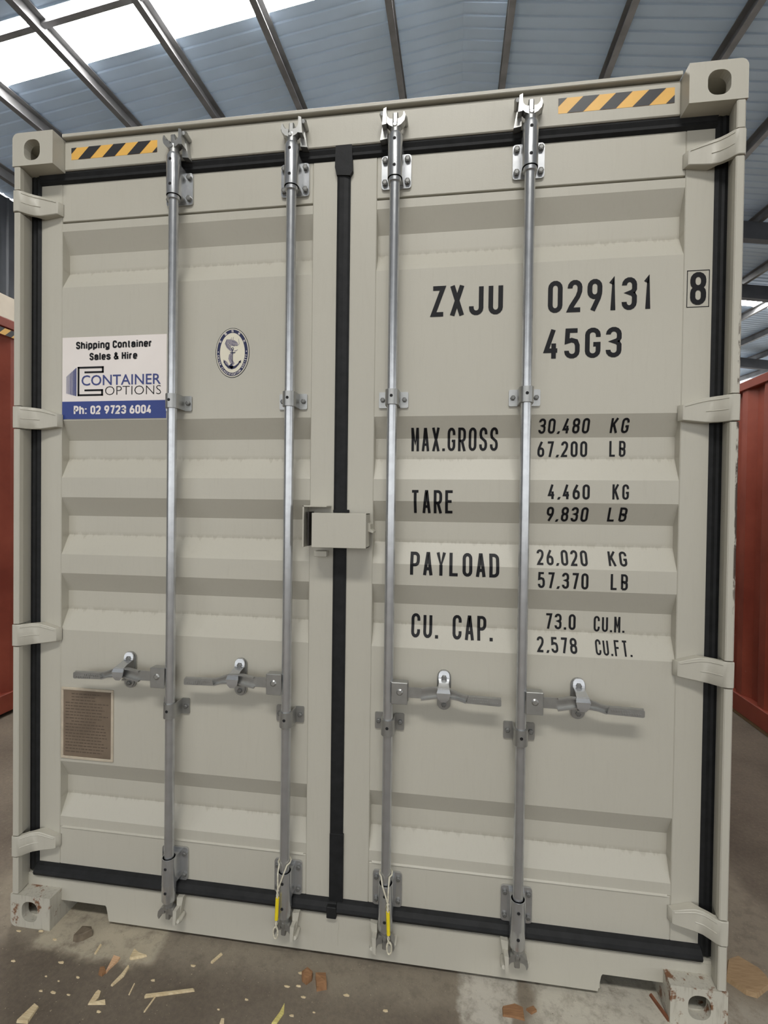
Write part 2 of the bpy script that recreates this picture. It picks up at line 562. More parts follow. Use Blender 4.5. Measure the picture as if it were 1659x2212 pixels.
def casting(bm, sx, top, zb, yf, back=False, x_out=1.219):
    """corner casting 162 x 178 x 118 with an oval hole in its end face, hollow inside"""
    x0, x1 = x_out - 0.162, x_out
    z0, z1 = zb, zb + 0.118
    s = -1 if back else 1
    r = 0.022
    if top:
        outer = [(x0, z0), (x1, z0)] + arc(x1 - r, z1 - r, r, r, 0, 90, 5) + [(x0, z1)]
    else:
        outer = arc(x1 - r, z0 + r, r, r, -90, 0, 5) + [(x1, z1), (x0, z1), (x0, z0)]
    cx, cz = (x0 + x1) / 2 + 0.002, (z0 + 0.054 if top else z0 + 0.060)
    hole = rrect(cx - 0.032, cx + 0.032, cz - 0.037, cz + 0.037, 0.027, 5)
    f = lambda pts: [(sx * p[0], p[1]) for p in pts]
    prism_hole(bm, f(outer), f(hole), yf, yf + s * 0.03)
    def b(xa, xb, ya, yb, za, zb_):
        xs = sorted((sx * xa, sx * xb)); yy = sorted((yf + s * ya, yf + s * yb))
        box(bm, xs[0], xs[1], yy[0], yy[1], za, zb_)
    e = 0.0006
    b(x0, x0 + 0.03, 0.03, 0.178, z0, z1)                 # inner cheek
    b(x1 - 0.022, x1 - e, 0.03, 0.178, z0 + r, z1 - r)    # outer cheek
    b(x0 + 0.03, x1 - 0.02, 0.03, 0.178, z0, z0 + 0.028)  # floor
    b(x0 + 0.03, x1 - 0.02, 0.03, 0.178, z1 - 0.028, z1)  # top
    b(x0 + 0.03, x1 - 0.02, 0.15, 0.178, z0 + 0.02, z1 - 0.02)

def side_container(label, x_face, side, y0, y1, height, tape):
    """side = +1: the container lies to the right of its visible face"""
    cx = x_face + side * 1.219
    root = tag(empty('shipping_container', (cx, y0, 0)), label, 'container')
    L = y1 - y0
    R = lambda n, bm, m=None: obj(n, bm, m or M['red'], root)
    for sx in (-1, 1):
        bm = bmesh.new(); corr_wall(bm, sx * 1.200, 0.15, L - 0.15, 0.15, height - 0.06, sx); R('side_wall', bm)
        bm = bmesh.new()
        box(bm, min(sx * 1.14, sx * 1.216), max(sx * 1.14, sx * 1.216), 0.16, L - 0.16, 0.03, 0.165, 0.004); R('bottom_rail', bm)
        bm = bmesh.new()
        box(bm, min(sx * 1.15, sx * 1.216), max(sx * 1.15, sx * 1.216), 0.16, L - 0.16, height - 0.085, height - 0.02, 0.004); R('top_rail', bm)
        for yb in (0.0, L):
            bm = bmesh.new()
            yy = (0.01, 0.16) if yb == 0 else (L - 0.16, L - 0.01)
            box(bm, min(sx * 1.06, sx * 1.214), max(sx * 1.06, sx * 1.214), yy[0], yy[1], 0.11, height - 0.11, 0.006); R('corner_post', bm)
            for top in (False, True):
                bm = bmesh.new(); casting(bm, sx, top, height - 0.118 if top else 0.0, yb, back=(yb > 0)); R('corner_casting', bm)
        for yc in ((1.3, 2.9) if L < 8 else (L / 2 - 1.0, L / 2 + 1.0)):
            bm = bmesh.new(); box(bm, min(sx * 1.17, sx * 1.2175), max(sx * 1.17, sx * 1.2175), yc - 0.18, yc + 0.18, 0.04, 0.15); R('fork_pocket', bm, M['dark_steel_and_shade'])  # solid block; its dark colour stands in for the shade inside the pocket
    bm = bmesh.new(); box(bm, -1.15, 1.15, 0.05, L - 0.05, height - 0.06, height - 0.03); R('roof_panel', bm, M['dusty_roof'])
    bm = bmesh.new(); box(bm, -1.14, 1.14, 0.08, 0.12, 0.1, height - 0.1); R('end_wall', bm)
    bm = bmesh.new(); box(bm, -1.14, 1.14, L - 0.12, L - 0.08, 0.1, height - 0.1); R('door_leaf', bm)
    bm = bmesh.new(); box(bm, -1.14, 1.14, 0.1, L - 0.1, 0.08, 0.14); R('underframe', bm, M['dark_steel_and_shade'])
    if tape:
        bm = bmesh.new()
        s = -side
        xq = s * 1.2175
        w, p = 0.05, 0.092
        for k in range(8):
            a = tape[0] - y0 + k * w
            vv = [bm.verts.new((xq, yy, zz)) for yy, zz in ((a, tape[1]), (a + w, tape[1]), (a + w + 0.05, tape[1] + 0.05), (a + 0.05, tape[1] + 0.05))]
            bm.faces.new(vv).material_index = k % 2
        obj('hazard_tape', bm, [M['yellow'], M['tape_black']], root)
    return root
side_container('faded red container at the left edge, beside the cream wall beam', -2.815, -1, 0.35, 12.54, 2.896, (1.40, 2.75))
side_container('faded red container at the right edge of the photo', 2.535, 1, 0.40, 6.46, 2.56, None)
for yy, lab in ((1.9, 'timber bearer on the floor under the right red container'),):
    bm = bmesh.new(); box(bm, 2.548, 2.66, 0.9, 4.4, 0.0, 0.028, 0.004)
    o = tag(obj('timber_bearer', bm, M['card']), lab, 'timber')

# ------------------------------------------------------------------ grey container: frame
root = tag(empty('shipping_container', (0, 0, 0)), 'light grey steel container with closed double doors facing the camera', 'container')
HEIGHT, LEN = 2.896, 12.19
YD = 0.070       # face of the door frame
YP = 0.073       # outer flats of the pressed door panel
P = lambda n, bm, m='paint', smooth=False: obj(n, bm, M[m], root, smooth)

for sx in (-1, 1):
    bm = bmesh.new(); casting(bm, sx, True, HEIGHT - 0.118, 0.0); P('corner_casting', bm)
    bm = bmesh.new(); casting(bm, sx, False, 0.0, 0.0)
    tag(P('corner_casting', bm, 'paint_rust'), 'rust stained bottom corner casting')
    for top in (False, True):
        bm = bmesh.new(); casting(bm, sx, top, HEIGHT - 0.118 if top else 0.0, LEN, back=True); P('corner_casting', bm)
    bm = bmesh.new(); corr_wall(bm, sx * 1.205, 0.18, LEN - 0.16, 0.15, HEIGHT - 0.06, sx); P('side_wall', bm)
    bm = bmesh.new(); box(bm, min(sx * 1.14, sx * 1.216), max(sx * 1.14, sx * 1.216), 0.178, LEN - 0.16, 0.03, 0.165, 0.004); P('bottom_rail', bm)
    bm = bmesh.new(); box(bm, min(sx * 1.15, sx * 1.216), max(sx * 1.15, sx * 1.216), 0.178, LEN - 0.16, HEIGHT - 0.085, HEIGHT - 0.02, 0.004); P('top_rail', bm)
    bm = bmesh.new(); box(bm, min(sx * 1.06, sx * 1.214), max(sx * 1.06, sx * 1.214), LEN - 0.16, LEN - 0.01, 0.11, HEIGHT - 0.11, 0.006); P('corner_post', bm)
bm = bmesh.new(); box(bm, -1.15, 1.15, 0.1, LEN - 0.05, HEIGHT - 0.06, HEIGHT - 0.02); P('roof_panel', bm)
bm = bmesh.new(); box(bm, -1.14, 1.14, LEN - 0.12, LEN - 0.08, 0.1, HEIGHT - 0.1); P('end_wall', bm)
bm = bmesh.new(); box(bm, -1.14, 1.14, 0.16, LEN - 0.1, 0.09, 0.14); obj('underframe', bm, M['dark_steel_and_shade'], root)

HZ = [(0.257, 0.333), (1.036, 1.116), (1.833, 1.914), (2.615, 2.693)]     # hinge barrels, bottom to top
for sx in (-1, 1):
    bm = bmesh.new()
    f = lambda pts: [(sx * a, c) for a, c in pts]
    prism(bm, f([(1.2005, 0.045), (1.215, 0.03), (1.216, 0.17), (1.12, 0.17), (1.12, 0.098), (1.2005, 0.098)]), 'z', 0.110, HEIGHT - 0.112)
    zz = [0.118] + [v for h in HZ for v in h] + [HEIGHT - 0.118]
    for i in range(0, len(zz), 2):
        a, c = zz[i], zz[i + 1]
        g = 0.0025
        # outer flange of the J-section post, cut away at each hinge barrel
        prism(bm, f([(1.190, 0.004), (1.193, 0.001), (1.211, 0.001), (1.216, 0.006), (1.216, 0.046), (1.2005, 0.062), (1.1985, 0.062), (1.190, 0.020)]), 'z', a + g, c - g)
    P('corner_post', bm, 'paint_post')

bm = bmesh.new()      # header: front plate, a lip along the top, boxed back
box(bm, -1.0565, 1.0565, 0.055, 0.16, 2.786, 2.892, 0.003)
box(bm, -1.0565, 1.0565, 0.041, 0.16, 2.897, 2.911, 0.002)
P('door_header', bm)
bm = bmesh.new()
prism(bm, [(-1.058, 0.150), (1.058, 0.150), (1.058, 0.073), (0.876, 0.073), (0.872, 0.067), (0.862, 0.016), (-0.862, 0.016), (-0.872, 0.067), (-0.876, 0.073), (-1.058, 0.073)][::-1], 'y', 0.055, 0.062)
box(bm, -1.2, 1.2, 0.058, 0.16, 0.150, 0.1585)
for s in (-1, 1):
    box(bm, min(s * 1.058, s * 1.2), max(s * 1.058, s * 1.2), 0.055, 0.16, 0.118, 0.150)
for s in (-1, 1):     # folded edge round the fork notch
    box(bm, min(s * 0.872, s * 1.057), max(s * 0.872, s * 1.057), 0.0555, 0.10, 0.0735, 0.079)
    box(bm, min(s * 0.864, s * 0.870), max(s * 0.864, s * 0.870), 0.062, 0.10, 0.020, 0.074)
box(bm, -0.86, 0.86, 0.062, 0.10, 0.016, 0.022)
tube(bm, [(0.006, 0.0552, 0.148), (0.009, 0.0552, 0.115), (0.005, 0.0552, 0.085), (0.006, 0.0552, 0.045)], 0.0014, 6)
P('door_sill', bm)
bm = bmesh.new()      # recess walls behind header and castings (seal land)
box(bm, -1.2, 1.2, 0.098, 0.15, 2.742, 2.79)
P('seal_land', bm)
bm = bmesh.new()
box(bm, -1.2, 1.2, 0.098, 0.15, 0.15, 0.205)
P('seal_land', bm)

# ------------------------------------------------------------------ doors
BR = [(2.603, 0), (2.574, 0), (2.503, .036), (2.432, .036), (2.366, 0), (1.872, 0), (1.801, .036), (1.730, .036), (1.659, 0), (1.585, 0),
      (1.515, .036), (1.443, .036), (1.371, 0), (1.300, 0), (1.229, .036), (1.158, .036), (1.086, 0), (.5875, 0), (.517, .036), (.447, .036), (.378, 0), (.340, 0)]
def panel_y(z):
    if z >= BR[0][0] or z <= BR[-1][0]:
        return YD
    for (za, da), (zb, db) in zip(BR, BR[1:]):
        if zb <= z <= za:
            t = (za - z) / (za - zb)
            return YP + da + (db - da) * t
    return YP

DZ0, DZ1 = 0.197, 2.748
doors = {}
for sx, (xo, xp, xq, xi) in ((-1, (-1.167, -1.078, -0.116, -0.006)), (1, (0.006, 0.108, 1.081, 1.168))):
    xa, xb = (xo, xi) if sx < 0 else (xo, xi)
    bm = bmesh.new()
    box(bm, xo, xp, YD, 0.122, DZ0, DZ1, 0.0025)            # left-hand stile
    box(bm, xq, xi, YD, 0.122, DZ0, DZ1, 0.0025)            # right-hand stile
    box(bm, xp, xq, YD + 0.0012, 0.118, 2.609, DZ1, 0.002)  # top rail
    box(bm, xp, xq, YD + 0.0012, 0.118, DZ0, 0.338, 0.002)  # bottom rail
    prof = [(2.606, YP + 0.012)] + [(z, YP + d) for z, d in BR] + [(0.336, YP + 0.004)]
    rows = [[bm.verts.new((x, y, z)) for z, y in prof] for x in (xp - 0.003, xq + 0.003)]
    for i in range(len(prof) - 1):
        bm.faces.new((rows[0][i], rows[0][i + 1], rows[1][i + 1], rows[1][i]))
    prism(bm, [(YP + 0.001, 0.3365), (YD - 0.0025, 0.3385), (YP + 0.001, 0.3435)], 'x', xp + 0.01, xq - 0.01)    # weld bead
    d = obj('door_leaf', bm, M['paint_door'], root)
    tag(d, 'left door leaf' if sx < 0 else 'right door leaf with black lettering')
    doors[sx] = d
    # rubber seals
    G = lambda bm: obj('gasket', bm, M['rubber'], d)
    xg0, xg1 = (-1.2005, -1.1665) if sx < 0 else (1.1675, 1.2005)
    s = sx
    inner, outer = (xg1, xg0) if sx < 0 else (xg0, xg1)
    bm = bmesh.new()
    prism(bm, [(inner - s * 0.004, 0.069), (inner + s * 0.006, 0.063), (inner + s * 0.016, 0.066), (outer - s * 0.010, 0.063), (outer, 0.066), (outer, 0.097), (inner - s * 0.004, 0.097)], 'z', DZ0 - 0.03, DZ1 + 0.035)
    G(bm)
    xs = (-1.165, -0.001) if sx < 0 else (0.001, 1.167)
    bm = bmesh.new()
    prism(bm, [(0.069, DZ1 - 0.002), (0.060, DZ1 + 0.006), (0.064, DZ1 + 0.018), (0.058, DZ1 + 0.030), (0.062, DZ1 + 0.040), (0.097, DZ1 + 0.040), (0.097, DZ1 - 0.002)], 'x', *xs)
    G(bm)
    bm = bmesh.new()
    prism(bm, [(0.069, DZ0 + 0.002), (0.056, DZ0 - 0.004), (0.044, DZ0 - 0.014), (0.040, DZ0 - 0.024), (0.044, DZ0 - 0.034), (0.056, DZ0 - 0.039), (0.097, DZ0 - 0.039), (0.097, DZ0 + 0.002)], 'x', *xs)
    G(bm)
    # hinges
    for (a, c) in HZ:
        bm = bmesh.new()
        zc = (a + c) / 2
        g = 0.001
        # rows: x, y front, y back, z low, z high  (barrel -> knuckle curve -> blade tip)
        st = [(1.2165, 0.002, 0.030, a + g, c - g), (1.2125, -0.002, 0.030, a + g, c - g), (1.197, -0.003, 0.022, a + g, c - g), (1.186, 0.003, 0.024, a + g, c - g),
              (1.174, 0.018, 0.036, a + 0.001, c - 0.001), (1.160, 0.031, 0.046, a + 0.002, c - 0.001), (1.140, 0.039, 0.0695, a + 0.003, c - 0.003), (1.118, 0.042, 0.0695, a + 0.006, c - 0.009),
              (1.083, 0.046, 0.0695, a + 0.011, c - 0.020), (1.078, 0.049, 0.0695, a + 0.012, c - 0.021), (1.0715, 0.068, 0.0695, a + 0.012, c - 0.021)]
        rings = [[bm.verts.new((s * x, yf, zl + 0.002)), bm.verts.new((s * x, yf + 0.002, zl)), bm.verts.new((s * x, yb, zl)), bm.verts.new((s * x, yb, zh)), bm.verts.new((s * x, yf + 0.002, zh)), bm.verts.new((s * x, yf, zh - 0.002))] for x, yf, yb, zl, zh in st]
        for r0, r1 in zip(rings, rings[1:]):
            for k in range(6):
                bm.faces.new((r0[k], r0[(k + 1) % 6], r1[(k + 1) % 6], r1[k]))
        bm.faces.new(rings[0]); bm.faces.new(rings[-1][::-1])
        # pressed ridges along the blade
        def ridge(stn, zf, hgt=0.0022):
            pr = [(s * x, yf, zl + (zh - zl) * zf) for x, yf, yb, zl, zh in stn]
            for (p0, p1) in zip(pr, pr[1:]):
                q = [bm.verts.new((p0[0], p0[1] + 0.001, p0[2] + 0.0025)), bm.verts.new((p1[0], p1[1] + 0.001, p1[2] + 0.0025)), bm.verts.new((p1[0], p1[1] - hgt, p1[2])), bm.verts.new((p0[0], p0[1] - hgt, p0[2])),
                     bm.verts.new((p0[0], p0[1] + 0.001, p0[2] - 0.0008)), bm.verts.new((p1[0], p1[1] + 0.001, p1[2] - 0.0008))]
                bm.faces.new((q[0], q[1], q[2], q[3])); bm.faces.new((q[3], q[2], q[5], q[4]))
        ridge(st[3:9], 0.86)
        ridge(st[3:7], 0.44)
        obj('hinge', bm, M['paint'], d, True)
# meeting seal between the leaves, with the wider flap at its head
bm = bmesh.new()
prism(bm, [(-0.030, 0.0685), (-0.028, 0.064), (-0.020, 0.061), (-0.004, 0.060), (0.010, 0.0625), (0.017, 0.066), (0.017, 0.072), (-0.030, 0.072)][::-1], 'z', 0.162, 2.72)
prism(bm, [(-0.036, 2.716), (-0.034, 2.790), (0.022, 2.790), (0.026, 2.70), (0.017, 2.685), (-0.030, 2.69)][::-1], 'y', 0.0555, 0.070)
box(bm, -0.030, 0.026, 0.0605, 0.0700, 1.541, 1.553, 0.002)
box(bm, -0.029, 0.0195, 0.0595, 0.0700, 0.17, 0.43, 0.001)
box(bm, -0.032, 0.002, 0.037, 0.060, 0.150, 0.190, 0.002)
obj('gasket', bm, M['rubber'], doors[-1])

# ------------------------------------------------------------------ locking gear
def bolt_mesh():
    bm = bmesh.new()
    tube(bm, [(0, 0, 0), (0, -0.009, 0)], 0.0098, 6)
    tube(bm, [(0, -0.009, 0), (0, -0.0105, 0)], [0.0085, 0.006], 10)
    me = bpy.data.meshes.new('bolt')
    bmesh.ops.recalc_face_normals(bm, faces=bm.faces[:])
    bm.to_mesh(me); bm.free()
    me.materials.append(M['bolt'])
    return me
BOLT = bolt_mesh()
def bolt(parent, x, y, z, s=1.0):
    o = bpy.data.objects.new('bolt', BOLT)
    COL.objects.link(o)
    o.parent = parent
    o.location = (x, y, z)
    o.scale = (s, s, s)

YR = 0.026
def dsleeve(bm, x, z0, z1, r, n=12):
    """D-shaped bearing: half round in front, straight cheeks back to the plate"""
    pts = [(x + r * math.cos(math.radians(a)), YR + r * math.sin(math.radians(a))) for a in [360 - 180 * i / n for i in range(n + 1)]]
    pts = [(x + r, 0.067)] + pts + [(x - r, 0.067)]
    prism(bm, pts[::-1], 'z', z0, z1)
def hole(bm, x, z, r, rad=0.0052):  # black disc on the surface, painted in for the shade of a hole
    tube(bm, [(x, YR - r + 0.002, z), (x, YR - r - 0.0004, z)], rad, 10, mat=1)

def locking_bar(x, side, hz, label):
    """side = -1: handle and keepers on the left door"""
    bm = bmesh.new()
    tube(bm, [(x, YR, 0.135), (x, YR, 1.0), (x, YR, 2.0), (x, YR, 2.815)], 0.0168, 20)
    bar = tag(obj('locking_bar', bm, M['galv'], root, True), label)
    K = lambda n, bm, m='galv_dull', smooth=False: obj(n, bm, M[m] if isinstance(m, str) else m, bar, smooth)
    mats = [M['galv'], M['hole']]
    # top bearing
    bm = bmesh.new()
    prism(bm, rrect(x - 0.050, x + 0.050, 2.632, 2.744, 0.010), 'y', 0.0635, 0.0695)
    dsleeve(bm, x, 2.642, 2.748, 0.0245)
    tube(bm, [(x, YR, 2.642), (x, YR, 2.775), (x, YR, 2.786)], [0.0245, 0.0245, 0.0195], 20)
    tube(bm, [(x, YR, 2.628), (x, YR, 2.640)], 0.0215, 20)
    for zh in (2.757, 2.672): hole(bm, x, zh, 0.0245)
    K('bearing_bracket', bm, mats, True)
    for dx in (-0.038, 0.038):
        for z in (2.652, 2.726): bolt(bar, x + dx, 0.0635, z)
    # bottom bearing
    bm = bmesh.new()
    prism(bm, rrect(x - 0.050, x + 0.050, 0.200, 0.318, 0.010), 'y', 0.0635, 0.0695)
    dsleeve(bm, x, 0.215, 0.308, 0.0245)
    tube(bm, [(x, YR, 0.148), (x, YR, 0.156), (x, YR, 0.300), (x, YR, 0.308)], [0.0195, 0.0245, 0.0245, 0.0215], 20)
    for zh in (0.278, 0.192): hole(bm, x, zh, 0.0245)
    K('bearing_bracket', bm, mats, True)
    for dx in (-0.038, 0.038):
        for z in (0.222, 0.298): bolt(bar, x + dx, 0.0635, z, 0.8)
    # strap guides
    for zc, h in ((1.926, 0.027), (0.834, 0.028)):
        bm = bmesh.new()
        for sg in (-1, 1):
            a = sorted((x + sg * 0.018, x + sg * 0.050))
            prism(bm, rrect(a[0], a[1], zc - h, zc + h, 0.005, 3), 'y', 0.0675, 0.0725)
        n = 12
        r0, r1 = 0.0172, 0.0228
        outp = [(x + 0.0228, 0.0675)] + [(x + r1 * math.cos(math.radians(-180 * i / n)), YR + r1 * math.sin(math.radians(-180 * i / n))) for i in range(n + 1)] + [(x - 0.0228, 0.0675)]
        inp = [(x - 0.0172, 0.0675)] + [(x - r0 * math.cos(math.radians(180 * i / n)), YR - r0 * math.sin(math.radians(180 * i / n))) for i in range(n + 1)] + [(x + 0.0172, 0.0675)]
        prism(bm, outp + inp, 'z', zc - h * 0.92, zc + h * 0.92)
        hole(bm, x, zc + 0.002, r1)
        K('guide_strap', bm, [M['galv_dull'], M['hole']], True)
        for dx in (-0.037, 0.037): bolt(bar, x + dx, 0.0675, zc, 0.85)
    # cam heads and their keepers on header and sill
    for up in (1, -1):
        z0 = 2.800 if up > 0 else 0.138
        zf = lambda d: z0 + up * d
        bm = bmesh.new()
        tube(bm, [(x, YR, zf(-0.016)), (x, YR, zf(0.008))], 0.0178, 16)
        bx = sorted((zf(-0.004), zf(0.052)))
        box(bm, x - 0.0085, x + 0.0085, 0.016, 0.040, bx[0], bx[1], 0.003)
        # anchor-like claw: two curved horns
        out = [(0.008, 0.000), (0.020, 0.006), (0.031, 0.018), (0.034, 0.034), (0.030, 0.046)]
        inn = [(0.027, 0.045), (0.026, 0.036), (0.020, 0.028), (0.013, 0.025), (0.008, 0.025)]
        for sg in (-1, 1):
            pts = [(x + sg * a, zf(c)) for a, c in out + inn]
            prism(bm, pts, 'y', 0.010, 0.036)
        tube(bm, [(x, 0.010, zf(0.006)), (x, 0.006, zf(0.006))], 0.006, 10)
        K('locking_cam', bm, 'galv_dull', True)
        bm = bmesh.new()
        k = -side            # keeper leans towards the door centre on left bars, outward on right bars
        kx = x + k * 0.034
        pl = [(kx - k * 0.006, zf(-0.022)), (kx + k * 0.018, zf(-0.026)), (kx + k * 0.010, zf(0.020)), (kx + k * 0.004, zf(0.056)), (kx - k * 0.006, zf(0.060))]
        prism(bm, pl, 'y', 0.030, 0.0555)
        prism(bm, [(kx - k * 0.006, zf(0.006)), (kx + k * 0.008, zf(0.004)), (kx + k * 0.004, zf(0.056)), (kx - k * 0.006, zf(0.060))], 'y', 0.004, 0.031)
        K('cam_keeper', bm, 'galv_dull' if up > 0 else 'paint', True)
        bm = bmesh.new()
        tube(bm, [(kx + k * 0.006, 0.052, zf(0.050)), (kx + k * 0.009, 0.020, zf(0.050)), (kx + k * 0.009, 0.010, zf(0.046))], [0.010, 0.010, 0.006], 10)
        K('keeper_peg', bm, 'galv_dull' if up > 0 else 'paint', True)
        bm = bmesh.new()
        ox = x - k * 0.030
        tube(bm, [(ox, 0.055, zf(0.034)), (ox, 0.024, zf(0.034)), (ox, 0.016, zf(0.032))], [0.009, 0.009, 0.005], 10)
        K('keeper_peg', bm, 'galv_dull' if up > 0 else 'paint', True)
    # handle: hub plate on the bar, waisted arm, flat grip
    X = lambda d: x + side * d
    bm = bmesh.new()
    a = sorted((X(0.012), X(0.066)))
    box(bm, a[0], a[1], 0.006, 0.012, hz - 0.055, hz + 0.016, 0.002)
    box(bm, a[0], a[1], 0.006, 0.040, hz + 0.012, hz + 0.017, 0.002)
    box(bm, a[0], a[1], 0.036, 0.041, hz - 0.055, hz + 0.016, 0.002)
    K('handle_hub', bm)
    bm = bmesh.new()
    tube(bm, [(X(0.040), 0.042, hz - 0.014), (X(0.040), 0.005, hz - 0.014), (X(0.040), 0.002, hz - 0.014)], [0.011, 0.011, 0.007], 12)
    K('rivet', bm)
    bm = bmesh.new()
    up_ = [(0.045, 0.000), (0.120, 0.000), (0.150, 0.007), (0.200, 0.006), (0.240, -0.010), (0.262, -0.014), (0.366, -0.016)]
    lo_ = [(0.366, -0.040), (0.250, -0.034), (0.230, -0.026), (0.180, -0.020), (0.120, -0.034), (0.045, -0.034)]
    prism(bm, [(X(p), hz + q) for p, q in up_ + lo_], 'y', 0.016, 0.021)
    # pressed flanges along both edges of the waist
    rt = [(0.110, 0.000), (0.150, 0.007), (0.200, 0.006), (0.240, -0.010), (0.260, -0.014)]
    rb = [(0.110, -0.034), (0.140, -0.028), (0.180, -0.020), (0.230, -0.026), (0.255, -0.034)]
    for rr in (rt, rb):
        for (p0, q0), (p1, q1) in zip(rr, rr[1:]):
            prism(bm, [(X(p0), hz + q0 + 0.002), (X(p1), hz + q1 + 0.002), (X(p1), hz + q1 - 0.003), (X(p0), hz + q0 - 0.003)], 'y', 0.004, 0.017)
    prism(bm, [(X(p), hz + q) for p, q in [(0.262, -0.0145), (0.362, -0.0165), (0.366, -0.020), (0.366, -0.037), (0.362, -0.0398), (0.256, -0.036)]], 'y', 0.006, 0.018)
    for row, (d0, n_) in enumerate(((0.268, 8), (0.300, 8))):     # cast relief on the grip
        for i in range(n_):
            d_ = d0 + 0.0074 * i
            prism(bm, [(X(d_), hz - 0.021 - 0.0085 * row), (X(d_ + 0.0048), hz - 0.021 - 0.0085 * row), (X(d_ + 0.0030 + 0.003 * (i % 2)), hz - 0.028 - 0.0085 * row), (X(d_ + 0.001), hz - 0.028 - 0.0085 * row)], 'y', 0.0046, 0.0065)
    K('handle', bm)
    # catch on the door: base plate, two bolts, bent hasp over the arm
    cx = X(0.183)
    bm = bmesh.new()
    cz = 0.953
    st = arc(cx, cz + 0.044, 0.023, 0.023, 0, 180, 8) + arc(cx, cz - 0.044, 0.023, 0.023, 180, 360, 8)
    prism(bm, st, 'y', 0.0655, 0.0725)
    st = [(cx + (p - cx) * 0.82 - 0.001, cz + (q - cz) * 0.94) for p, q in st]
    prism(bm, st, 'y', 0.060, 0.066)
    box(bm, cx - 0.010, cx + 0.010, 0.030, 0.062, hz - 0.046, hz - 0.040, 0.001)
    K('handle_catch', bm)
    bolt(bar, cx, 0.060, cz + 0.045, 0.95)
    bolt(bar, cx, 0.060, cz - 0.046, 0.85)
    bm = bmesh.new()
    strip = [(0.0585, cz + 0.066, 0.007), (0.058, cz + 0.063, 0.0125), (0.057, cz + 0.057, 0.0168), (0.055, cz + 0.046, 0.0185), (0.054, cz + 0.039, 0.018), (0.028, cz + 0.033, 0.016), (0.000, cz + 0.025, 0.019), (-0.006, cz + 0.014, 0.022), (-0.006, cz - 0.004, 0.018), (-0.005, cz - 0.015, 0.008)]
    rows = []
    for i, (yy, zz, hw) in enumerate(strip):
        xo_ = cx
        rows.append([bm.verts.new((xo_ - hw, yy, zz)), bm.verts.new((xo_ + hw, yy, zz)), bm.verts.new((xo_ + hw, yy + 0.004, zz + 0.002)), bm.verts.new((xo_ - hw, yy + 0.004, zz + 0.002))])
    for r0, r1 in zip(rows, rows[1:]):
        for k in range(4):
            bm.faces.new((r0[k], r0[(k + 1) % 4], r1[(k + 1) % 4], r1[k]))
    bm.faces.new(rows[0]); bm.faces.new(rows[-1])
    K('hasp', bm, 'galv')
    return bar
BX = (-0.606, -0.178, 0.174, 0.604)
BL = ('locking bar beside the company sign', 'locking bar left of the door seal, with a cable seal', 'locking bar right of the door seal, with a cable seal', 'locking bar through the serial number')
bars = [locking_bar(x, -1 if i < 2 else 1, (0.970, 0.974, 0.972, 0.968)[i], BL[i]) for i, x in enumerate(BX)]

# lock box over the meeting seal
lb = tag(empty('lock_box', (0, 0, 0), root), 'grey steel padlock cover box across the door seal')
bm = bmesh.new()
x0, x1, z0, z1, yf, yb, t = -0.082, 0.100, 1.428, 1.542, -0.020, 0.052, 0.004
box(bm, x0, x1, yf, yf + t, z0, z1, 0.0015, 2)
box(bm, x1 - t, x1, yf + 0.001, yb, z0, z1, 0.001)
box(bm, x0, x1, yf + 0.001, yb, z1 - t, z1, 0.001)
box(bm, x0, x1, yf + 0.001, yb, z0, z0 + t, 0.001)
obj('cover', bm, M['paint'], lb)
bm = bmesh.new()
box(bm, -0.121, -0.116, 0.004, 0.0695, 1.426, 1.566, 0.001)
box(bm, -0.121, -0.038, 0.004, 0.0695, 1.561, 1.566, 0.001)
obj('bracket', bm, M['paint'], lb)
bm = bmesh.new(); box(bm, -0.088, -0.044, 0.030, 0.0695, 1.392, 1.412, 0.002); obj('lug', bm, M['paint'], lb)
bm = bmesh.new(); box(bm, -0.106, -0.100, 0.012, 0.0695, 1.430, 1.545, 0.001); obj('gap_shade_strip', bm, M['dark_steel_and_shade'], lb)  # dark strip added for the shade in the gap beside the cover
bm = bmesh.new()
prism(bm, [(0.099, 1.482), (0.099, 1.512), (0.107, 1.506), (0.108, 1.490), (0.118, 1.482), (0.117, 1.477), (0.106, 1.480)], 'y', 0.020, 0.0695)
obj('hook', bm, M['paint'], lb)

